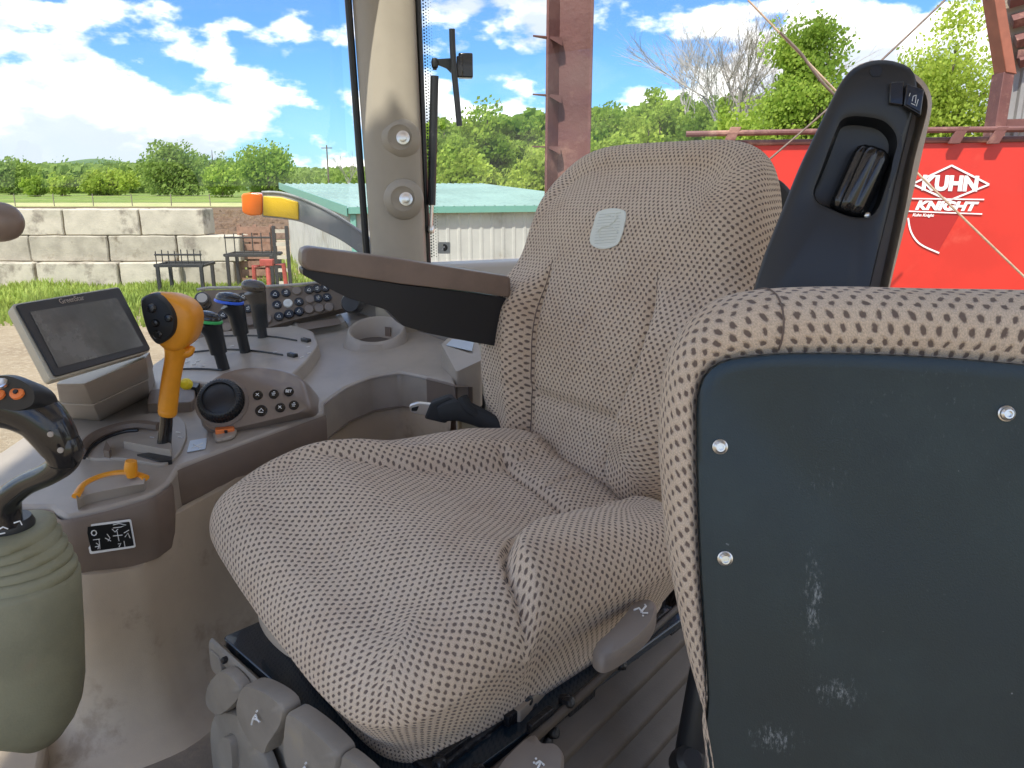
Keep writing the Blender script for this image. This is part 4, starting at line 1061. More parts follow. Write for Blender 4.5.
# darker side band below the top edge
def outw(p0, p1):
    d = (p1-p0).normalized(); n = Vector((-d.y, d.x, 0)); return n
bandpx = [(325, 413), (300, 422), (179, 467), (170, 482), (158, 491), (146, 497), (104, 509), (66, 517), (56, 513), (50, 507), (10, 507)]
bt = [C(x, y) for x, y in bandpx]
def offs(pts, d):
    out = []
    for i, p in enumerate(pts):
        a = pts[max(i-1, 0)]; c = pts[min(i+1, len(pts)-1)]; t = (c-a); t.z = 0; t.normalize(); out.append(p+Vector((-t.y, t.x, 0))*-d if False else p+Vector((t.y, -t.x, 0))*-d)
    return out
def side_sign():
    a, c = bt[2], bt[1]; t = (c-a).normalized(); n = Vector((t.y, -t.x, 0)); return 1 if n.dot(Vector((0, -1, 0))) > 0 else -1
def push(pts, d):
    out = []
    for i, p in enumerate(pts):
        a = pts[max(i-1, 0)]; c = pts[min(i+1, len(pts)-1)]; t = (a-c); t.z = 0; t.normalize(); n = Vector((t.y, -t.x, 0)); 
        out.append(p+n*d)
    return out
bt = cat(bt, 4)
loops = [push([p-UP*.004 for p in bt], .001), push([p-UP*.010 for p in bt], .004), push([p-UP*.05 for p in bt], .003), push([p-UP*.105 for p in bt], -.004), push([p-UP*.11 for p in bt], -.02)]
b = MB(); b.loft(loops, closed=False); b.build('side_band', 'side', con, angle=50)
# tan lower cladding, flares toward the floor
lowpx = [(452, 412), (425, 403), (400, 395), (372, 400), (345, 411), (328, 425), (300, 445), (245, 470), (216, 490), (176, 512), (167, 522), (161, 543), (150, 555), (133, 566), (80, 572), (40, 560), (-40, 555)]
def lowz(i): return 0
def wallpt(px, py):
    o = Vector((0, 0, EYE)); d = ray(px, py); best = None
    for a, c in zip(bt, bt[1:]):
        e = c-a; n = Vector((e.y, -e.x, 0)); k = d.dot(n)
        if abs(k) < 1e-9: continue
        P = o+d*((a-o).dot(n)/k); f = (P-a).dot(Vector((e.x, e.y, 0)))/(e.x*e.x+e.y*e.y)
        if -.02 <= f <= 1.02 and (best is None or P.y < best.y): best = P
    return best or C(px, py, -.1)
lp = []
for (x, y) in lowpx:
    if 148 < x < 225:
        wa, wb = wallpt(228, 483), wallpt(140, 563); e = wb-wa; q = onp(x, y, wa, Vector((e.y, -e.x, 0)).normalized())
    else: q = wallpt(x, y) if x < 322 else C(x, y, -.055)
    lp.append(q)
lp = cat(lp, 4)
def drop(pts, f, d): return push([Vector((p.x, p.y, p.z+(EYE-.85-p.z)*f)) for p in pts], d)
b = MB(); b.loft([push([p-UP*.012 for p in lp], -.03), push([p-UP*.001 for p in lp], -.006), push([p-UP*.004 for p in lp], .001), drop(lp, .1, .006), drop(lp, .3, .008), drop(lp, .6, .012), drop(lp, .85, .03), drop(lp, .94, .05), drop(lp, 1.0, .09)], closed=False)
b.build('lower_cladding', 'tan', con, angle=50)
# open pocket in the side
pk = cat([C(x, y, -.001) for x, y in ((455, 386), (427, 379), (400, 373.5), (372, 378), (347, 388), (325, 404), (322, 412))], 4)
b = MB(); b.loft([push([p-UP*.002 for p in pk], -.002), push([p-UP*.012 for p in pk], -.05), push([p-UP*.075 for p in pk], -.05), push([p-UP*.075 for p in pk], .0)], closed=False); b.build('side_pocket', 'side', con, angle=50)
# end post with the round socket
b = MB(); ep = [C(427, 378, -.001), C(456, 385, -.001)]; b.prism([ep[0], ep[1], ep[1]-UP*.13, ep[0]-UP*.11+Vector((.0, 0, 0))], Vector((-.02, .05, 0))); b.build('end_post', 'side', con, bevel=.004)
en = Vector((.35, -.93, .1)).normalized()
b = MB(); q = C(441, 378).lerp(C(441, 378), 0)+Vector((0, -.012, 0)); q = at(440, 385, ep[0].y-.004); b.lathe(q, en, [(.0135, -.004), (.0135, .003), (.0105, .005), (.009, .001), (.004, .001), (.003, .003)], 24); b.build('power_socket', 'gloss', con)
# cup holder
cc = C(377, 342, .0); cup = MB(); R = .066
ex = TF
def ring(r, z, e=1.0): return [cc + Vector((cos(2*pi*k/64)*r, sin(2*pi*k/64)*r, z*.75 + (.30*sin(2*pi*k/64)*r if z > .02 else 0))) for k in range(64)]
cup.loft([ring(R+.018, -.012), ring(R+.010, .012), ring(R+.005, .040), ring(R+.001, .045), ring(R-.005, .041), ring(R-.012, .004), ring(R-.016, .002)], cap0=False)
cup.build('cup_holder', 'cup', con, angle=50)
b = MB(); b.lathe(cc+UP*.0025, UP, [(R-.018, 0), (R-.018, .001)], 40); b.build('cup_shade_disc', 'bellows', con)  # dark disc stands in for the shade inside a deep cup
b = MB()
for a_ in (-.3,):
    q = cc+Vector((.020, .050, .012)); b.box(q, (.018, .004, .034), (Vector((.8, -.55, 0)).normalized(), Vector((.55, .8, 0)).normalized(), UP))
b.build('cup_slot', 'side', con, bevel=.001)
# tray
def frame_loft(name, px, rimw, h, depth, m, dz=0.):
    o = [C(x, y, dz) for x, y in px]; o = roundpoly(o, .012, 4); c = sum(o, Vector())/len(o); b = MB()
    f = 1-rimw
    b.loft([[c+(p-c)*1.08-UP*.004 for p in o], [p+UP*h*.7 for p in o], [c+(p-c)*.96+UP*h for p in o], [c+(p-c)*f+UP*h*.8 for p in o], [c+(p-c)*(f-.03)-UP*depth for p in o]], cap0=False)
    return b.build(name, m, con, angle=50)
frame_loft('coin_tray', [(292, 324), (340, 316), (347, 326), (298, 335)], .2, .012, .03, 'cup', .004)
b = MB(); o = roundpoly([C(x, y, .0175) for x, y in ((297, 324), (338, 318), (342, 324), (301, 331))], .008); b.prism(o, (0, 0, .0005)); b.build('tray_floor', 'side', con)
# raised lever deck
def slab(name, px, h, m, parent, r=.012, dz=0., bev=.004, taper=0., **kw):
    o = roundpoly([C(x, y, dz) for x, y in px], r, 4); c = sum(o, Vector())/len(o); b = MB()
    b.loft([[c+(p-c)*(1+taper)-UP*.01 for p in o], [p+UP*h for p in o]]); return b.build(name, m, parent, bevel=bev, seg=3, **kw)
deck = slab('lever_deck', [(172, 392), (190, 352), (222, 342), (296, 336), (314, 342), (319, 356), (308, 372), (292, 388), (230, 398)], .028, 'top', con, r=.02, taper=.06)
def deckline(pts, h=.0285, w=.0035):
    b = MB(); c = cat([C(x, y, h) for x, y in pts], 5); s = Vector((0, 0, 0))
    b.tube(c, w, 6, flat=(1, .35)); b.build('slot', 'label_b', deck)
    return c
deckline([(196, 350), (240, 344), (270, 344.5), (298, 349)][0:4]) if False else None
deckline([(224, 336.5), (250, 336), (275, 337.5), (297, 341)]); deckline([(194, 352.5), (225, 350), (255, 351.5), (283, 355.5)]); deckline([(168, 371), (185, 369.5), (205, 369.5), (222, 371)])
for x, y in ((306, 341), (292.5, 356)):
    b = MB(); c = C(x, y, .029); b.box(c, (.028, .012, .014), (TR, TF, UP)); b.build('deck_rocker', 'gloss', deck, bevel=.002)
b = MB()
for x, y in ((308, 347), (302, 357), (309, 353), (194, 364), (203, 366), (187, 362), (198, 361), (275, 352), (232, 346)): b.tube([C(x-2, y+.5, .0288), C(x+2, y-.5, .0288)], .001, 4)
b.build('marks', 'white', deck)
# three selector levers
def lever(name, base, neck, bend, tip, wid, band, label=None):
    t = MB(); Yb_ = C(*base, .028).y
    p0 = C(base[0], base[1], .028); pn = at(neck[0], neck[1], Yb_-.005); pb = at(bend[0], bend[1], Yb_-.01); pt_ = at(tip[0], tip[1], Yb_-.015)
    t.tube([p0-UP*.01, pn], [.0125, .0125], 10); t.tube([pn-UP*.002, pn+(pb-pn)*.5, pb, pt_+(pb-pt_)*.35], [.0175, .0185, .021, .027], 14, 5)
    lv = t.build('lever', 'black', con, angle=60, label=label)
    b = MB(); ax = (pt_-pb).normalized()
    side = Vector((-1, .1, .0)); c = pt_
    prof = [(.55, -.014), (.98, -.010), (1.06, -.002), (1.0, .006), (.75, .012), (.3, .0145)]
    X = (Vector((1, -.25, -.12))).normalized(); N = UP; Y = N.cross(X).normalized(); N = X.cross(Y)
    b.loft([[c + X*cos(2*pi*k/28)*wid*r*1.0 + Y*sin(2*pi*k/28)*wid*.62*r + N*h for k in range(28)] for r, h in prof]); b.build('knob', 'gloss', lv, angle=70)
    if band:
        b = MB(); b.tube([c + X*cos(2*pi*k/28)*wid*1.05 + Y*sin(2*pi*k/28)*wid*.66 - N*.0055 for k in range(29)], .0036, 6); b.build('colour_band', band, lv)
    return lv
lever('lever', (225, 369), (219, 352), (213, 332), (207, 318), .030, 'green_l', 'black lever with green band')
lever('lever', (246, 352), (241, 333), (236, 312), (229, 299), .031, 'blue_l', 'black lever with blue band')
lever('lever', (263, 337), (261, 326), (258, 302), (253.5, 286), .030, None, 'plain black lever nearest the window')
# knob pod
pn0 = C(250, 428, .0); PF = Vector((.10, -.80, .60)).normalized()
fp = lambda x, y, d=0.: onp(x, y, pn0+UP*.03, PF) + PF*d
podo = [(200, 424), (199, 400), (205, 384), (222, 372), (250, 366), (280, 369), (300, 378), (307, 396), (309, 410), (290, 417), (240, 429), (215, 433)]
o = cat([fp(x, y) for x, y in podo], 4, closed=True); c = sum(o, Vector())/len(o)
b = MB(); bkv = Vector((0, .10, -.055))
b.loft([[p+bkv for p in o], [c+(p-c)*1.03+bkv*.45 for p in o], [p+bkv*.08 for p in o], [c+(p-c)*.93+PF*.001 for p in o]]); pod = b.build('control_pod', 'pod', con, angle=60)
kc = fp(222.5, 403, .002)
b = MB(); b.lathe(kc, PF, [(.047, -.006), (.047, .001), (.041, .004), (.040, -.002)], 40); b.build('knob_collar', 'side', pod, angle=50)
b = MB(); kx = PF.orthogonal().normalized(); ky = PF.cross(kx)
def kn(r, h, amp): return [kc + PF*h + (kx*cos(2*pi*k/180)+ky*sin(2*pi*k/180))*(r*(1+amp*(1 if k % 4 < 2 else -1))) for k in range(180)]
b.loft([kn(.038, -.004, .018), kn(.039, .014, .022), kn(.0375, .022, .02), kn(.034, .026, .015), kn(.029, .027, 0), kn(.028, .024, 0), kn(.020, .027, 0), kn(.006, .0285, 0)]); b.build('encoder_knob', 'black', pod, angle=40)
def disc(c, n, r, h, name, m, parent, mark=None, label=None):
    b = MB(); b.lathe(c, n, [(r*1.08, 0), (r*1.05, h*.6), (r*.9, h), (r*.1, h)], 18); o = b.build(name, m, parent, label=label)
    if mark:
        x = (Vector((1, 0, 0))-n*n.x).normalized(); y = n.cross(x); q = c+n*(h+.0003); b = MB()
        if isinstance(mark, str): put_text(b, mark, q, x, y, r*.85, extrude=.0002, offset=.0002)
        else:
            for s in mark: b.tube([q+x*u*r+y*v*r for u, v in s], r*.085, 4)
        b.build('symbol', 'white', o, smooth=False)
    return o
mk = [[(-.4, -.3), (0, .35), (.4, -.1)], [(-.4, -.4), (.4, -.4)]]
mk2 = [[(-.4, .1), (.4, .1)], [(-.3, -.3), (.3, -.3)], [(-.1, .45), (.25, .4)]]
mk3 = [[(-.35, .3), (.35, -.3)], [(-.35, -.3), (.2, .35)]]
for (x, y, r, mm) in ((258, 395.5, .0085, mk3), (274, 394.5, .0085, mk2), (289, 392, .0085, 'SET'), (261.5, 411, .0102, mk), (280.5, 408, .0085, mk3), (294, 405.5, .0085, mk2)): disc(fp(x, y, .001), PF, r, .003, 'button', 'gloss', pod, mm)
# yellow switch and the grey cover by the shift lever
slab('cover', [(148, 414), (150, 400), (188, 392), (196, 398), (196, 408), (192, 412)], .02, 'side', con, r=.006)
slab('switch_well', [(180, 396), (184, 378), (196, 376), (203, 392), (198, 400)], .026, 'black', con, r=.005)
b = MB(); c = C(186, 384, .05); b.lathe(c, (-.3, -.8, .4), [(.004, -.012), (.010, -.008), (.012, .0), (.010, .006), (.004, .009)], 14); b.build('yellow_knob', 'yellow', con)
# orange tab and stickers
b = MB(); c = C(225, 431, .008); b.box(c, (.032, .02, .012), (Vector((.93, .36, 0)).normalized(), Vector((-.36, .93, 0)).normalized(), UP)); tb = b.build('orange_switch', 'orange2', con, bevel=.002)
b = MB(); 
for x in (-6, 5): b.box(c+Vector((x*.0012, -.0085, .002))+Vector((0, -.0022, 0)), (.005, .002, .006))
b.build('switch_mark', 'label_b', tb)
b = MB(); o = roundpoly([C(x, y, 0) for x, y in ((213, 436), (233, 429), (238, 434), (234, 440), (216, 444))], .008); b.prism(o, UP*.008); b.build('switch_surround', 'top', con, bevel=.003)
lb = sticker('label', 'label_s', [C(190, 441, .001), C(207, 438, .001), C(205.5, 449, .001), C(187, 452.5, .001)], con, nrm=UP, r=.002)
b = MB()
for s in ([(192, 448), (203, 443)], [(193, 444), (201, 449)], [(196, 446.5), (203, 447)]): b.tube([C(x, y, .0021) for x, y in s], .0008, 4)
b.build('print', 'white', lb)
# gate plate of the shift lever: recessed oval guides
def rail(pts, r, name, m, parent, dz=.004, flat=(1, 1)):
    b = MB(); b.tube([C(x, y, dz) for x, y in pts], r, 8, 5, flat=flat); return b.build(name, m, parent)
gate = slab('gate_plate', [(72, 452), (84, 436), (110, 424), (146, 415), (176, 416), (186, 424), (187, 440), (180, 456), (165, 468), (120, 460), (92, 462)], .005, 'cup', con, r=.02, bev=.002)
rail([(80, 452), (86, 443), (100, 434), (122, 427), (140, 425), (160, 427)], .010, 'guide_rail', 'side', gate, .010)
rail([(84, 458), (92, 447), (105, 438), (124, 431.5), (138, 430)], .003, 'guide_groove', 'label_b', gate, .0075)
slab('gate_ridge', [(124, 449), (126, 444), (160, 447), (172, 451), (172, 458), (150, 454)], .014, 'cup', gate, r=.004, dz=.005)
slab('gate_tooth', [(104, 457), (107, 447), (112, 455), (110, 458)], .012, 'side', gate, r=.002, dz=.005)
slab('gate_slot', [(136, 455), (150, 453), (172, 456), (172, 461), (160, 462)], .0015, 'label_b', gate, r=.004, dz=.006)
disc(C(137, 442, .008), UP, .005, .0015, 'keyhole', 'gloss', gate, [[(-.4, 0), (.4, 0)]])
b = MB()
for x, y in ((178, 432), (180, 437), (152, 437), (153, 444)): b.tube([C(x-2, y, .0058), C(x+2, y+.6, .0058)], .001, 4)
b.build('marks', 'white', gate)
# amber shift lever
Ys = C(165, 452).y
sl = MB(); S = lambda x, y, d=0.: at(x, y, Ys+d)
sl.tube([S(163, 454, .01), S(164, 445), S(166, 425), S(166.5, 410)], [.014, .012, .0105, .0105], 12, 3); sh_ = sl.build('shift_lever', 'gloss', con, angle=60, label='amber handled main shift lever')
b = MB(); b.tube([S(167, 415), S(167.5, 412), S(168, 409), S(168, 405), S(171, 380), S(175, 358), S(177, 345)], [.0135, .0155, .0150, .0155, .0152, .016, .022], 20, 5)
hd = [(150, 333), (145, 320), (141, 305), (143, 297), (150, 293.5), (166, 294), (182, 301), (191, 312), (192.5, 325), (189, 340), (182, 350), (170, 352), (160, 346)]
ho = [S(x, y, -.02) for x, y in hd]; ho = cat(ho, 3, closed=True); c = sum(ho, Vector())/len(ho)
hn = Vector((-.35, -.9, .25)).normalized()
b.loft([[c+(p-c)*.55+Vector((.012, .055, 0)) for p in ho], [c+(p-c)*.9+Vector((.006, .042, 0)) for p in ho], [p+Vector((0, .018, 0)) for p in ho], [c+(p-c)*.97 for p in ho], [c+(p-c)*.8-Vector((0, .006, 0)) for p in ho]])
b.tube([S(182, 352), S(189, 352), S(193, 347)], [.012, .008, .004], 10, 4)
hnd = b.build('handle', 'orange', sh_, angle=75)
bp_ = cat([S(x, y, -.031) for x, y in ((141, 302), (145, 296), (153, 294), (163, 298), (172, 308), (176, 320), (174, 333), (166, 341), (158, 344), (150, 336), (144, 320))], 4, closed=True); c = sum(bp_, Vector())/len(bp_)
b = MB(); b.loft([[p+Vector((0, .02, 0)) for p in bp_], bp_, [c+(p-c)*.9-Vector((0, .004, 0)) for p in bp_]]); fc = b.build('button_face', 'black', hnd, angle=50)
for (x, y, r) in ((152, 308, .008), (169, 318, .0065), (156, 323, .0065), (158, 334.5, .0075)):
    b = MB(); b.lathe(S(x, y, -.034), (0, -1, .1), [(r, 0), (r, .003), (r*.7, .006), (r*.1, .0065)], 16); b.build('button', 'gloss', fc)
# small amber hand throttle
b = MB(); th0 = cat([C(x, y, 0) for x, y in ((72, 498), (84, 486), (106, 476), (128, 472), (146, 476), (140, 490), (104, 500), (76, 503))], 3, closed=True)
c = sum(th0, Vector())/len(th0); 
arc_px = [(76, 496), (84, 485), (98, 477.5), (114, 473.5), (130, 473), (146, 478)]
A1 = cat([C(x, y, .020) for x, y in arc_px], 4); A2 = cat([C(x, y, .016) for x, y in ((77, 502), (84, 496), (98, 492), (114, 489), (130, 486), (144, 484))], 4); A3 = [p-UP*.03 for p in cat([C(x, y, 0) for x, y in ((77, 505), (84, 503), (98, 500), (114, 496), (130, 491), (144, 485))], 4)]; A0 = [p-UP*.03+Vector((-.01, .02, 0)) for p in A1]
b.loft([[a0, a1, a1.lerp(a2, .5)+UP*.004, a2, a3] for a0, a1, a2, a3 in zip(A0, A1, A2, A3)]); hq = b.build('throttle_quadrant', 'cup', con, angle=60)
rail(arc_px, .0062, 'throttle_band', 'orange', con, .021, flat=(.7, 1))
b = MB(); q = C(132, 477, .024); b.tube([q, q+Vector((.0, .0, .014)), q+Vector((.002, 0, .026))], [.007, .0095, .008], 14, 4); b.build('throttle_knob', 'orange', con)
# black label with white symbols on the side band
nn = None
def SB(x, y, d=.0):
    a = C(56, 513)-UP*.03; c2 = C(146, 497)-UP*.03; dd = (c2-a); dd.z = 0; n = Vector((dd.y, -dd.x, 0)).normalized()
    a = C(104, 509); return onp(x, y, a+n*(.006+d), n)
a, c2 = SB(84, 525), SB(134, 519); ns = (c2-a).cross(UP).normalized()
fr = sticker('symbol_label', 'white', [SB(84, 525), SB(131, 519), SB(136, 547), SB(90, 554)], con, nrm=ns, r=.003, thick=.001)
sticker('label_face', 'label_b', [SB(86, 527, .0012), SB(129.5, 521.5, .0012), SB(134, 545.5, .0012), SB(91.5, 551.5, .0012)], fr, nrm=ns, r=.002, thick=.0004)
b = MB(); W_ = lambda pts: b.tube([SB(x, y, .0018) for x, y in pts], .0006, 4)
for s in ([(113, 536), (122.5, 535)], [(117, 531), (119, 541)], [(93, 540), (100, 539)], [(99, 539), (100, 549)], [(95, 547), (99, 546)], [(96, 543), (99, 545), (98, 549)], [(107, 534), (110, 538), (108, 541)], [(105, 538), (111, 541)], [(124, 533), (129, 530)], [(125, 537), (128, 533), (130, 538)], [(118, 544), (121, 543), (119, 547)], [(124, 541), (125, 547)], [(113, 525), (119, 523.5), (126, 525), (121, 527), (113, 528)], [(112, 529), (115, 532), (118, 529)]): W_(s)
ringc = [SB(94+2.6*cos(t*.785), 533+2.6*sin(t*.785), .0018) for t in range(9)]; b.tube(ringc, .0008, 4)
b.build('symbols', 'white', fr)
# tilted button panel behind the levers
bn = Vector((.28, -.80, .53)).normalized(); b0 = C(300, 326, .01); BP = lambda x, y, d=0.: onp(x, y, b0, bn)+bn*d
b = MB(); o = roundpoly([BP(x, y) for x, y in ((190, 345), (193, 300), (205, 290), (245, 289), (300, 286), (340, 280), (352, 280), (350, 307), (290, 321), (240, 336), (205, 346))], .006, 3)
b.prism(o, -bn*.035); bpan = b.build('button_panel', 'side', con, bevel=.004)
b = MB(); b.tube([BP(x, y, .001) for x, y in ((197, 290), (210, 288), (245, 287.5), (300, 284.5), (345, 279))], .004, 8, 3); b.build('panel_edge', 'rim', bpan)
rows = [(275, 294.5, 1), (286, 293, 1), (297, 291, 0), (309, 290, 1), (317, 289, 1), (325, 288, 1), (277, 305, 1), (288, 303.5, 2), (299, 302, 1), (310, 299.5, 0), (318, 298.5, 1), (327, 297.5, 1), (243, 297, 1), (248, 309, 1), (233, 303, 0), (223, 315, 1)]
for i, (x, y, k) in enumerate(rows): disc(BP(x, y, .0005), bn, .0118, .004, 'button', ('pod', 'gloss', 'white')[k], bpan, None if k == 0 else (mk, mk2, mk3)[i % 3])
for i, (x, y) in enumerate(((227, 328), (241, 325), (250, 322), (267, 319.5), (279, 317), (289, 314.5), (299, 312), (309, 310), (319, 309), (329, 308))):
    c = BP(x, y, .002); k = i in (4, 5, 6); o_ = disc(c, bn, .0125, .006, 'button', 'pod' if not k else 'gloss', bpan, [[(-.4, -.3), (0, .4), (.4, -.3), (-.4, -.3)]] if k else None, label='hazard button with red triangle' if i == 4 else None)
b = MB(); c = BP(203, 303, 0); b.lathe(c, bn, [(.022, -.002), (.022, .014), (.0185, .016), (.0185, .03), (.016, .033), (.002, .033)], 32); b.build('rotary_knob', 'black', bpan)
b = MB(); b.lathe(BP(203, 303, .0335), bn, [(.013, 0), (.013, .0006)], 24); b.build('knob_cap', 'rim', bpan)
# trim wall behind the console and the round speaker
M['trimw'] = mat('cab_trim', (.30, .275, .25), .5, bump=.2, bscale=700)
b = MB(); b.prism([C(345, 316, -.02), C(352, 300, .03), at(352, 285, 1.93), at(345, 272, 1.95), at(420, 272, 2.0), at(455, 330, 1.75), C(458, 345, 0), C(452, 388, -.03), C(410, 330, -.02)], (0, .04, 0)); b.build('trim_wall', 'trimw', con, bevel=.006)
b = MB(); c = at(352, 303, 1.80); b.lathe(c, (-.1, -.95, .25), [(.024, -.02), (.025, .006), (.021, .014), (.004, .016)], 28); b.build('round_speaker', 'black', con)
# rear module beside the seat
b = MB(); b.prism(roundpoly([at(441, 344, 1.62), at(448, 338, 1.75), at(478, 341, 1.72), at(482, 360, 1.55), at(456, 372, 1.52)], .008), (0, 0, -.10)); b.build('rear_module', 'top', con, bevel=.005)
b = MB(); b.prism(roundpoly([at(446, 346, 1.62)+UP*.001, at(452, 340, 1.72)+UP*.001, at(474, 343, 1.70)+UP*.001, at(472, 352, 1.60)+UP*.001], .006), (0, 0, .002)); b.build('module_lid', 'label_s', con, bevel=.001)
b = MB(); b.prism(roundpoly([at(456, 372, 1.60), at(500, 352, 1.60), at(520, 460, 1.60), at(458, 460, 1.60)], .02), (0, .2, 0)); b.build('heater_housing', 'beige', con, bevel=.01)
b = MB(); c = at(470, 407, 1.595)
c = at(472, 404, 1.595)
for k in range(5): b.tube([c+Vector((-.014+.008*k, -.002, -.024)), c+Vector((-.018+.010*k, -.002, .024))], .0016, 5)
b.tube([c+Vector((.026*cos(t*pi/10), -.002, .034*sin(t*pi/10))) for t in range(21)], .004, 6); b.build('air_vent', 'black', con)

# ------------------------------------------------------------ terminal on its foot
mon = thing('monitor', C(100, 410, 0), 'beige cased touch screen terminal standing on the console beside the window', 'monitor')
q = [at(11, 304.5, .98), at(119, 286.5, 1.18), at(151, 351, 1.15), at(51, 381, .95)]
mn = (q[1]-q[0]).cross(q[3]-q[0]).normalized(); mn = mn if mn.y < 0 else -mn
mu = (q[1]-q[0]).normalized(); q[2] = onp(151, 351, q[0], mn); q[3] = onp(51, 381, q[0], mn)
MP = lambda x, y, d=0.: onp(x, y, q[0], mn)+mn*d
b = MB(); o = roundpoly(q, .006, 3); c = sum(o, Vector())/4 if False else sum(o, Vector())/len(o)
left = at(5, 311, .955)-q[0]; bkm = -mn*.05 + (left.normalized()*.0)
bkm = (at(1, 318, 1.03)-q[0]); bkm = bkm.normalized()*.042
b.loft([[c+(p-c)*.94+bkm for p in o], [p+bkm*.8 for p in o], o]); b.build('housing', 'beige', mon, bevel=.002)
b = MB(); f = [MP(14, 306, .0005), MP(118, 288.5, .0005), MP(149.5, 350.5, .0005), MP(54, 378, .0005)]; b.prism(roundpoly(f, .005, 3), mn*.003); bz = b.build('bezel', 'black', mon, bevel=.001)
b = MB(); f = [MP(28, 313.5, .0036), MP(115, 299, .0036), MP(141.5, 347, .0036), MP(56.5, 369, .0036)]; b.prism(f, mn*.0006); b.build('screen', 'screen', mon)
b = MB(); tx = (MP(118, 289)-MP(14, 306.5)).normalized(); put_text(b, 'GreenStar', MP(70, 301, .0038), tx, mn.cross(tx)*(1 if mn.cross(tx).z > 0 else -1), .011, extrude=.0003); b.build('lettering', 'cup', bz, smooth=False)
Ym = 1.12
b = MB(); lo = [C(64, 418), C(100, 421), C(150, 396), C(155, 380), C(110, 385), C(62, 400)]
hi = [at(56, 384, 1.04), at(84, 384, 1.02), at(146, 358, 1.14), at(150, 352, 1.2), at(110, 360, 1.25), at(66, 374, 1.15)]
md = [a_.lerp(c_, .5) for a_, c_ in zip(lo, hi)]
cm = sum(md, Vector())/6
b.loft([lo, md, [cm+(p-cm)*.96+UP*.001 for p in md], [cm+(p-cm)*1.02+UP*.003 for p in md], [hi[i] for i in range(6)]]); b.build('foot', 'cup', mon, bevel=.003)

# ------------------------------------------------------------ loader joystick
joy = thing('loader_joystick', (-.53, .72, EYE-.95), 'black loader joystick with orange buttons rising from an olive rubber boot', 'joystick')
J = lambda x, y, Y=.76: at(x, y, Y)
col = [[(-40, 520), (20, 513), (52, 520), (66, 530), (70, 545)], ]
cx, cy = J(22, 540).x, .80
def jring(px, py, hwpx, dep, Y=.80):
    c = at(px, py, Y); w = hwpx/F*Y; return [c+Vector((cos(2*pi*k/40)*w, sin(2*pi*k/40)*dep, 0)) for k in range(40)]
b = MB(); lp = []
for i, (cy_, w0) in enumerate(((532, 35), (541, 43), (550, 51), (559, 58), (568, 64))):
    lp += [jring(12, cy_-4.5, w0-4, .05), jring(12, cy_-1, w0+2.5, .056), jring(12, cy_+4, w0+3, .057)]
b.loft([jring(10, 527, 27, .035)]+lp+[jring(14, 578, 62, .062)]); b.build('boot', 'olive', joy, angle=70)
b = MB(); b.loft([jring(13, 574, 62, .063), jring(13, 580, 67, .067), jring(15, 640, 70, .070), jring(17, 688, 70, .072), jring(23, 708, 61, .066), jring(32, 722, 45, .05), jring(42, 736, 22, .03)]); b.build('column', 'olive', joy, angle=70)
b = MB(); b.loft([jring(8, 533, 26, .026), jring(7, 524, 27, .027), jring(6, 518, 24, .024)]); b.build('collar', 'black', joy, angle=40)
b = MB(); b.tube([J(6, 524, .79), J(6, 508, .79), J(10, 496, .785), J(26, 484, .78), J(48, 474, .77), J(62, 464, .765), J(67, 452, .76), J(64, 440, .76)], [.0165, .0155, .0135, .0125, .0125, .014, .016, .015], 14, 5); b.build('shaft', 'gloss', joy, angle=80)
b = MB(); b.tube([J(62, 464), J(62, 452), J(53, 434), J(40, 418), J(22, 407), J(2, 402), J(-22, 402)], [.014, .0185, .0225, .0245, .0265, .027, .025], 20, 5); gr = b.build('grip', 'gloss', joy, angle=80)
b = MB(); c0 = J(2, 393, .725)
o = cat([J(x, y, .735) for x, y in ((-30, 385), (-10, 378), (10, 377), (28, 384), (38, 395), (36, 408), (20, 414), (0, 412), (-25, 408))], 4, closed=True); c = sum(o, Vector())/len(o)
b.loft([[p+Vector((0, .03, -.012)) for p in o], [p+Vector((0, .008, 0)) for p in o], [c+(p-c)*.92+Vector((0, -.002, .003)) for p in o]]); hd_ = b.build('switch_head', 'black', joy, angle=50)
for (x, y, m_, r) in ((3, 383, 'zinc', .0065), (0, 394.5, 'orange2', .0066), (19, 393.5, 'orange2', .0066)):
    b = MB(); b.lathe(J(x, y, .735)+Vector((0, -.003, .002)), (0, -.75, .65), [(r*1.1, -.002), (r*1.05, .0008), (r*.8, .0016), (r*.1, .0016)], 20); bt_ = b.build('push_button', m_, hd_)
    if m_ == 'orange2' and x > 10:
        b = MB(); b.lathe(J(x, y, .735)+Vector((0, -.0046, .0032)), (0, -.75, .65), [(r*.4, 0), (r*.35, .0012)], 12); b.build('button_mark', 'label_b', bt_)
b = MB()
for x, y in ((51, 434), (61, 450)): b.lathe(J(x, y, .737), (.1, -1, .1), [(.003, 0), (.003, .002), (.001, .0022)], 10)
b.build('screw', 'cup', gr)
b = MB(); put_ = [[(-2, 527), (3, 524), (8, 526)], [(14, 520), (20, 518), (22, 522)], [(0, 531), (5, 530)]]
for s in put_: b.tube([J(x, y+3, .762) for x, y in s], .0008, 4)
b.build('collar_print', 'white', joy)
# ball grip at the frame edge
t = thing('steering_knob', at(5, 222, .9), 'dark brown rounded grip poking in beside the long block wall', 'grip')
b = MB(); c = at(2, 222, .9); b.tube([c+Vector((-.12, 0, -.01)), c+Vector((-.05, 0, -.003)), c+Vector((-.01, 0, 0)), c+Vector((.010, 0, 0)), c+Vector((.020, 0, .0)), c+Vector((.0235, 0, 0))], [.012, .018, .023, .020, .011, .002], 20, 5); b.build('grip_body', 'brown', t)

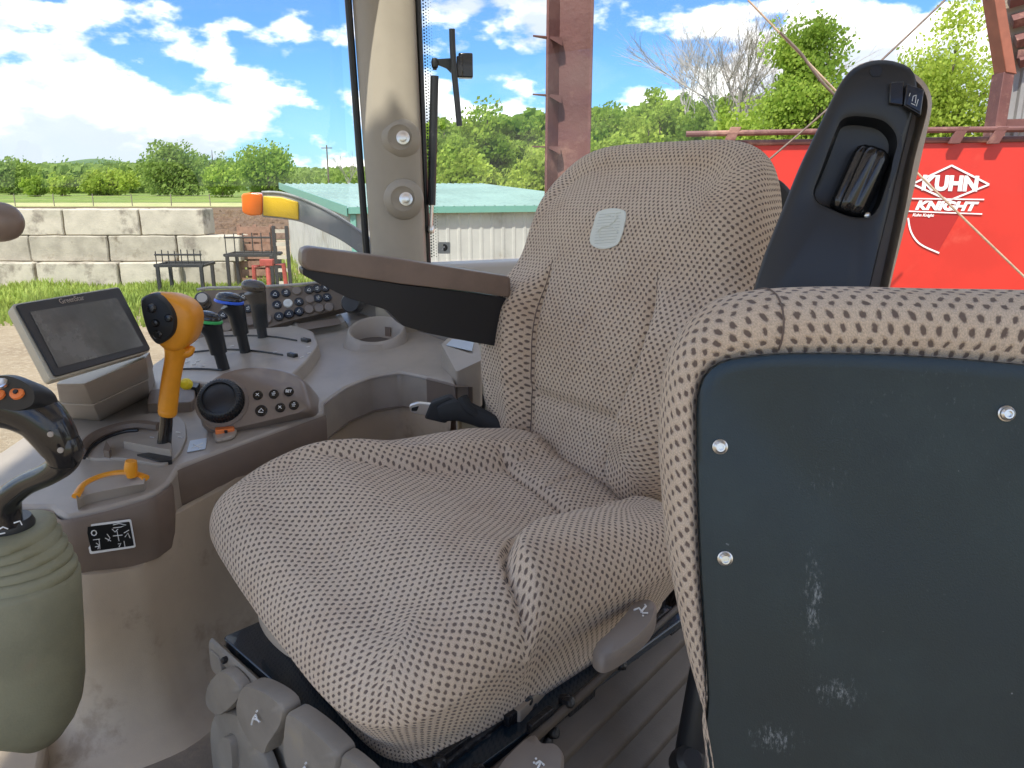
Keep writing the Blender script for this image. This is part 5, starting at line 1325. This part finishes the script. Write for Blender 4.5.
# ------------------------------------------------------------ cab shell: pillar, glass, strut, sill, floor
def gmat():
    m = bpy.data.materials.new('window_glass'); m.use_nodes = True; g = G(m.node_tree)
    tr = g.add('ShaderNodeBsdfTransparent'); tr.inputs[0].default_value = (.93, .96, .95, 1)
    gl = g.add('ShaderNodeBsdfGlossy'); gl.inputs['Roughness'].default_value = .02; gl.inputs[0].default_value = (1, 1, 1, 1)
    df = g.add('ShaderNodeBsdfDiffuse'); df.inputs[0].default_value = (.7, .68, .62, 1)
    lw = g.add('ShaderNodeFresnel'); lw.inputs[0].default_value = 1.45
    p = g.add('ShaderNodeNewGeometry').outputs['Position']
    dust = g.m('MULTIPLY', g.ramp(g.noise(p, 3, 7, .7), .45, .8), .05)
    a = g.add('ShaderNodeMixShader'); g.l.new(g.m('MULTIPLY', lw.outputs[0], .8), a.inputs[0]); g.l.new(tr.outputs[0], a.inputs[1]); g.l.new(gl.outputs[0], a.inputs[2])
    c = g.add('ShaderNodeMixShader'); g.l.new(dust, c.inputs[0]); g.l.new(a.outputs[0], c.inputs[1]); g.l.new(df.outputs[0], c.inputs[2])
    g.l.new(c.outputs[0], g.n['Material Output'].inputs[0]); return m
M['glass'] = gmat()
Yp_ = 2.0
pc_ = at(392, 200, Yp_); zt = EYE+.62; zs = at(392, 262, Yp_).z
pil = thing('cab_pillar', Vector((pc_.x, pc_.y, EYE-.95)), 'wide beige cab pillar with two bolted covers between the windows', 'pillar')
def col_at(x, y, Y): p = at(x, y, Y); return Vector((p.x, p.y, 0))
l0, r0 = at(349.5, 0, Yp_), at(414, 0, Yp_); l1, r1 = at(369, 258, Yp_-.04), at(424, 258, Yp_-.04)
def ext(a, c, z): f = (z-a.z)/(c.z-a.z); return a+(c-a)*f
b = MB(); lps = []
for z in (zs-.35, zs, zs+.2, zt):
    L_, R_ = ext(l1, l0, z), ext(r1, r0, z); w = (R_-L_); ww = w.length; w.normalize(); d = Vector((0, 1, 0))
    lps.append(roundpoly([L_+d*.02, L_+w*ww*.25-d*.012, L_+w*ww*.55-d*.02, L_+w*ww*.85-d*.008, R_+d*.01, R_+d*.12, L_+d*.12], .02, 4))
b.loft(lps); b.build('pillar_cover', 'pillar', pil, angle=60)
for (x, y) in ((402, 137.5), (405, 199)):
    c = at(x, y, Yp_-(.045 if y < 160 else .072)); ax = Vector((.05, -1, .1))
    b = MB(); b.lathe(c+Vector((-.006, .012, 0)), ax, [(.050, -.012), (.046, .002), (.030, .010), (.026, .006), (.005, .006)], 32); rc = b.build('bolt_recess', 'pillar', pil, angle=50)
    b = MB(); b.lathe(c+Vector((.002, .004, 0)), ax, [(.0165, 0), (.0165, .002), (.0105, .003), (.0105, .0085), (.008, .0095), (.001, .0095)], 6*4); b.build('bolt', 'zinc', rc)
# door seal strips
b = MB(); b.tube([ext(at(365.5, 258, Yp_), at(346.5, 0, Yp_), z)+Vector((0, .02, 0)) for z in (zs-.05, zs+.1, zs+.3, zt)], .009, 8, 3); b.build('window_seal', 'black', pil)
b = MB(); b.tube([ext(at(426.5, 258, Yp_), at(416.5, 0, Yp_), z)+Vector((0, .03, 0)) for z in (zs-.05, zs+.1, zs+.3, zt)], .008, 8, 3)
for i in range(110):
    z = zs+.01+(zt-zs)*i/110; a = ext(at(430, 258, Yp_), at(421, 0, Yp_), z)+Vector((0, .045, 0))
    for k in range(4):
        r = .0024-.0005*k; b.lathe(a+Vector((k*.0062, 0, (k % 2)*.003)), (0, -1, 0), [(r, 0), (r, .0008)], 6)
b.build('dotted_frit', 'label_b', pil)
# windows
def pane(name, label, p0, p1, z0, z1, gg):
    d = (p1-p0); d.z = 0; n = d.cross(UP).normalized()*.004; b = MB()
    a, c = Vector((p0.x, p0.y, z0)), Vector((p1.x, p1.y, z0)); h = UP*(z1-z0)
    b.add([a, c, c+h, a+h], [(0, 1, 2, 3)]); return b.build(name, 'glass', smooth=False, label=label, category='window', group=gg)
w0 = at(352, 130, Yp_+.02); w0.z = 0
pane('side_window', 'large clear side window in front of the beige pillar', w0+TF*.02, w0+TF*2.1, EYE-.85, zt, None)
w1 = at(424, 130, Yp_+.05); w1.z = 0; w2 = w1+(-TF*.35)+Vector((.25, .10, 0))
w2 = Vector((.62, 2.42, 0))
pane('rear_window', 'clear rear quarter window behind the seat back with small deer sticker', w1, w2, zs, zt, None)
w3 = Vector((1.9, 1.15, 0))
# sill below the rear quarter window
sl0, sl1 = Vector((w1.x-.02, w1.y-.02, zs)), Vector((w2.x, w2.y, zs))
t = thing('cab_sill', (sl0+sl1)/2-UP*(zs-EYE+.95), 'grey window sill ledge running behind the seat back', 'sill')
b = MB(); d = (sl1-sl0).normalized(); n = Vector((d.y, -d.x, 0)); 
b.box((sl0+sl1)/2-UP*.03+n*.03, ((sl1-sl0).length+.1, .09, .05), (d, n, UP)); b.build('ledge', 'rim', t, bevel=.012, seg=3)
b = MB(); b.box((sl0+sl1)/2-UP*.40+n*.02, ((sl1-sl0).length+.1, .05, .72), (d, n, UP)); b.build('lower_wall', 'trimw', t)
# deer sticker on the glass
sp = lambda x, y, o=.004: onp(x, y, w1, Vector(((w2-w1).y, -(w2-w1).x, 0)).normalized()) - Vector((0, o, 0))
M['st_clear'] = mat('clear_sticker', (.36, .38, .36), .3)
sk = sticker('window_sticker', 'st_clear', [sp(438, 242), sp(450.5, 242), sp(450.5, 253.5), sp(438, 253.5)], None, nrm=Vector((0, -1, 0)), r=.004, thick=.0008, label='small square sticker with round black emblem low on the rear window', category='sticker')
b = MB(); c = sp(444.3, 247.5, .0052); b.lathe(c, (0, -1, 0), [(.0095, 0), (.0095, .0005)], 20); o = b.build('emblem', 'label_b', sk)
b = MB(); 
for s in ([(442, 250), (444, 246.5), (446.5, 245)], [(444, 246.5), (447, 249.5)]): b.tube([sp(x, y, .0062) for x, y in s], .0008, 4)
b.build('emblem_deer', 'white', sk)
# gas strut with the latch
gs = thing('gas_strut', at(432, 240, 2.03), 'thin black gas strut hanging beside the pillar with window latch', 'gas strut')
b = MB(); b.tube([at(434.5, 76, 2.03), at(431.5, 205, 2.02)], .0105, 14); b.build('cylinder', 'black', gs)
b = MB(); b.tube([at(431.8, 204, 2.02), at(431, 227, 2.02)], .0045, 10); b.lathe(at(431, 226, 2.02), (0, -.2, -1), [(.007, 0), (.009, .01), (.006, .018)], 12); b.build('rod', 'zinc', gs)
b = MB(); b.lathe(at(434.8, 62, 2.03), UP, [(.003, -.018), (.008, -.012), (.0095, 0), (.007, .008), (.002, .010)], 14)
b.tube([at(434.8, 70, 2.03), at(434.8, 60, 2.03)], .005, 8)
b.prism(roundpoly([at(436, 59, 2.03), at(452, 58, 2.04), at(455, 62, 2.04), at(452, 74, 2.04), at(446, 68, 2.04), at(436, 64, 2.03)], .004), (0, .012, 0)); b.build('hinge_bracket', 'black', gs, bevel=.002)
b = MB(); b.tube([at(452, 29, 2.02), at(452.5, 45, 2.02), at(454, 70, 2.02), at(457, 100, 2.02), at(459.5, 126, 2.02)], .0075, 12, 3); b.build('latch_bar', 'black', gs)
b = MB(); b.box(at(465.5, 66, 2.06), (.036, .03, .058), (Vector((1, .1, 0)).normalized(), Vector((-.1, 1, 0)).normalized(), UP)); b.box(at(460, 67, 2.05), (.016, .02, .05)); b.build('latch_block', 'gloss', gs, bevel=.003)

# floor, roof and outer frame of the cab
fl = []
b = MB(); b.prism([(-1.75, -.25, EYE-.845), (1.6, -.25, EYE-.845), (1.6, 2.6, EYE-.845), (-.3, 2.6, EYE-.845), (-1.75, .75, EYE-.845)], (0, 0, -.03)); b.build('cab_floor', 'floor', smooth=False, kind='structure')
M['headliner'] = mat('headliner', (.55, .51, .45), .9)
b = MB(); ro = [Vector(p) for p in ((-1.6, -.25, zt), (1.5, -.25, zt), (1.5, 2.2, zt), (.6, 2.45, zt), (-.25, 2.15, zt), (-1.6, .5, zt))]; rc0 = sum(ro, Vector())/6; ri = [rc0+(p-rc0)*.9 for p in ro]
b.loft([ri, ro, [p+UP*.1 for p in ro], [p+UP*.1 for p in ri], ri], cap0=False, cap1=False); b.build('cab_roof', 'headliner', smooth=False, kind='structure')
b = MB(); b.add([p+UP*.06 for p in ri], [tuple(range(6))]); b.build('added_roof_pane', 'glass', smooth=False, label='unseen clear panel added in the cab roof to let sky light in', category='added roof panel')  # clear roof opening is made up so sky light reaches the seats
# door sill strip at the near corner of the floor
sl = thing('door_sill', atz(20, 740, -.93), 'pale beige door sill strip beside the olive joystick column', 'sill')
b = MB(); a, c = atz(3, 690, -.9), atz(8, 800, -.9); b.tube([a+UP*.1, a, c], .012, 10); b.build('grab_rail', 'rim', sl)
b = MB(); b.prism([atz(-40, 640, -.80), atz(8, 680, -.80), atz(46, 740, -.80), atz(34, 800, -.80), atz(-60, 800, -.80)], (0, 0, -.04)); b.build('tread', 'tan', sl, bevel=.008)

# marker lamp on its arm outside the window
ml = thing('marker_lamp', at(250, 220, 2.1), 'orange and yellow marker lamp on a grey arm outside the window', 'lamp')
Yl = 2.1; LP_ = lambda x, y, d=0.: at(x, y, Yl+d)
M['lens_o'] = mat('orange_lens', (.95, .17, .01), .18, coat=.5); M['lens_y'] = mat('yellow_reflector', (.80, .50, .02), .28, bump=.6, bscale=300)
M['armm'] = mat('grey_weathered_plastic', (.30, .31, .31), .6, dirt=(.5, .49, .45), dscale=20)
b = MB(); b.prism(roundpoly([LP_(241, 194), LP_(250, 192.5), LP_(262, 194), LP_(262, 215), LP_(250, 216), LP_(242, 213)], .008), (0, .06, 0)); b.build('amber_lens', 'lens_o', ml, bevel=.004, seg=3)
b = MB(); b.prism(roundpoly([LP_(263, 196), LP_(280, 197), LP_(298, 202), LP_(298.5, 220), LP_(282, 217.5), LP_(263, 215.5)], .003), (0, .05, 0)); b.build('reflector', 'lens_y', ml, bevel=.002)
up = [(262, 193), (280, 193.5), (300, 199), (325, 210), (350, 226), (380, 248), (400, 262)]; dn = [(262, 217), (282, 219), (300, 222), (322, 231), (345, 243), (370, 262), (390, 280)]
A_ = cat([LP_(x, y, .005) for x, y in up], 4); B__ = cat([LP_(x, y, .005) for x, y in dn], 4)
b = MB(); b.loft([[a_, c_, c_+Vector((0, .05, 0)), a_+Vector((0, .05, 0))] for a_, c_ in zip(A_, B__)]); b.build('arm', 'armm', ml, bevel=.003)
b = MB(); b.tube([p+Vector((0, -.001, .002)) for p in A_], .0035, 8); b.build('arm_edge', 'armm', ml)
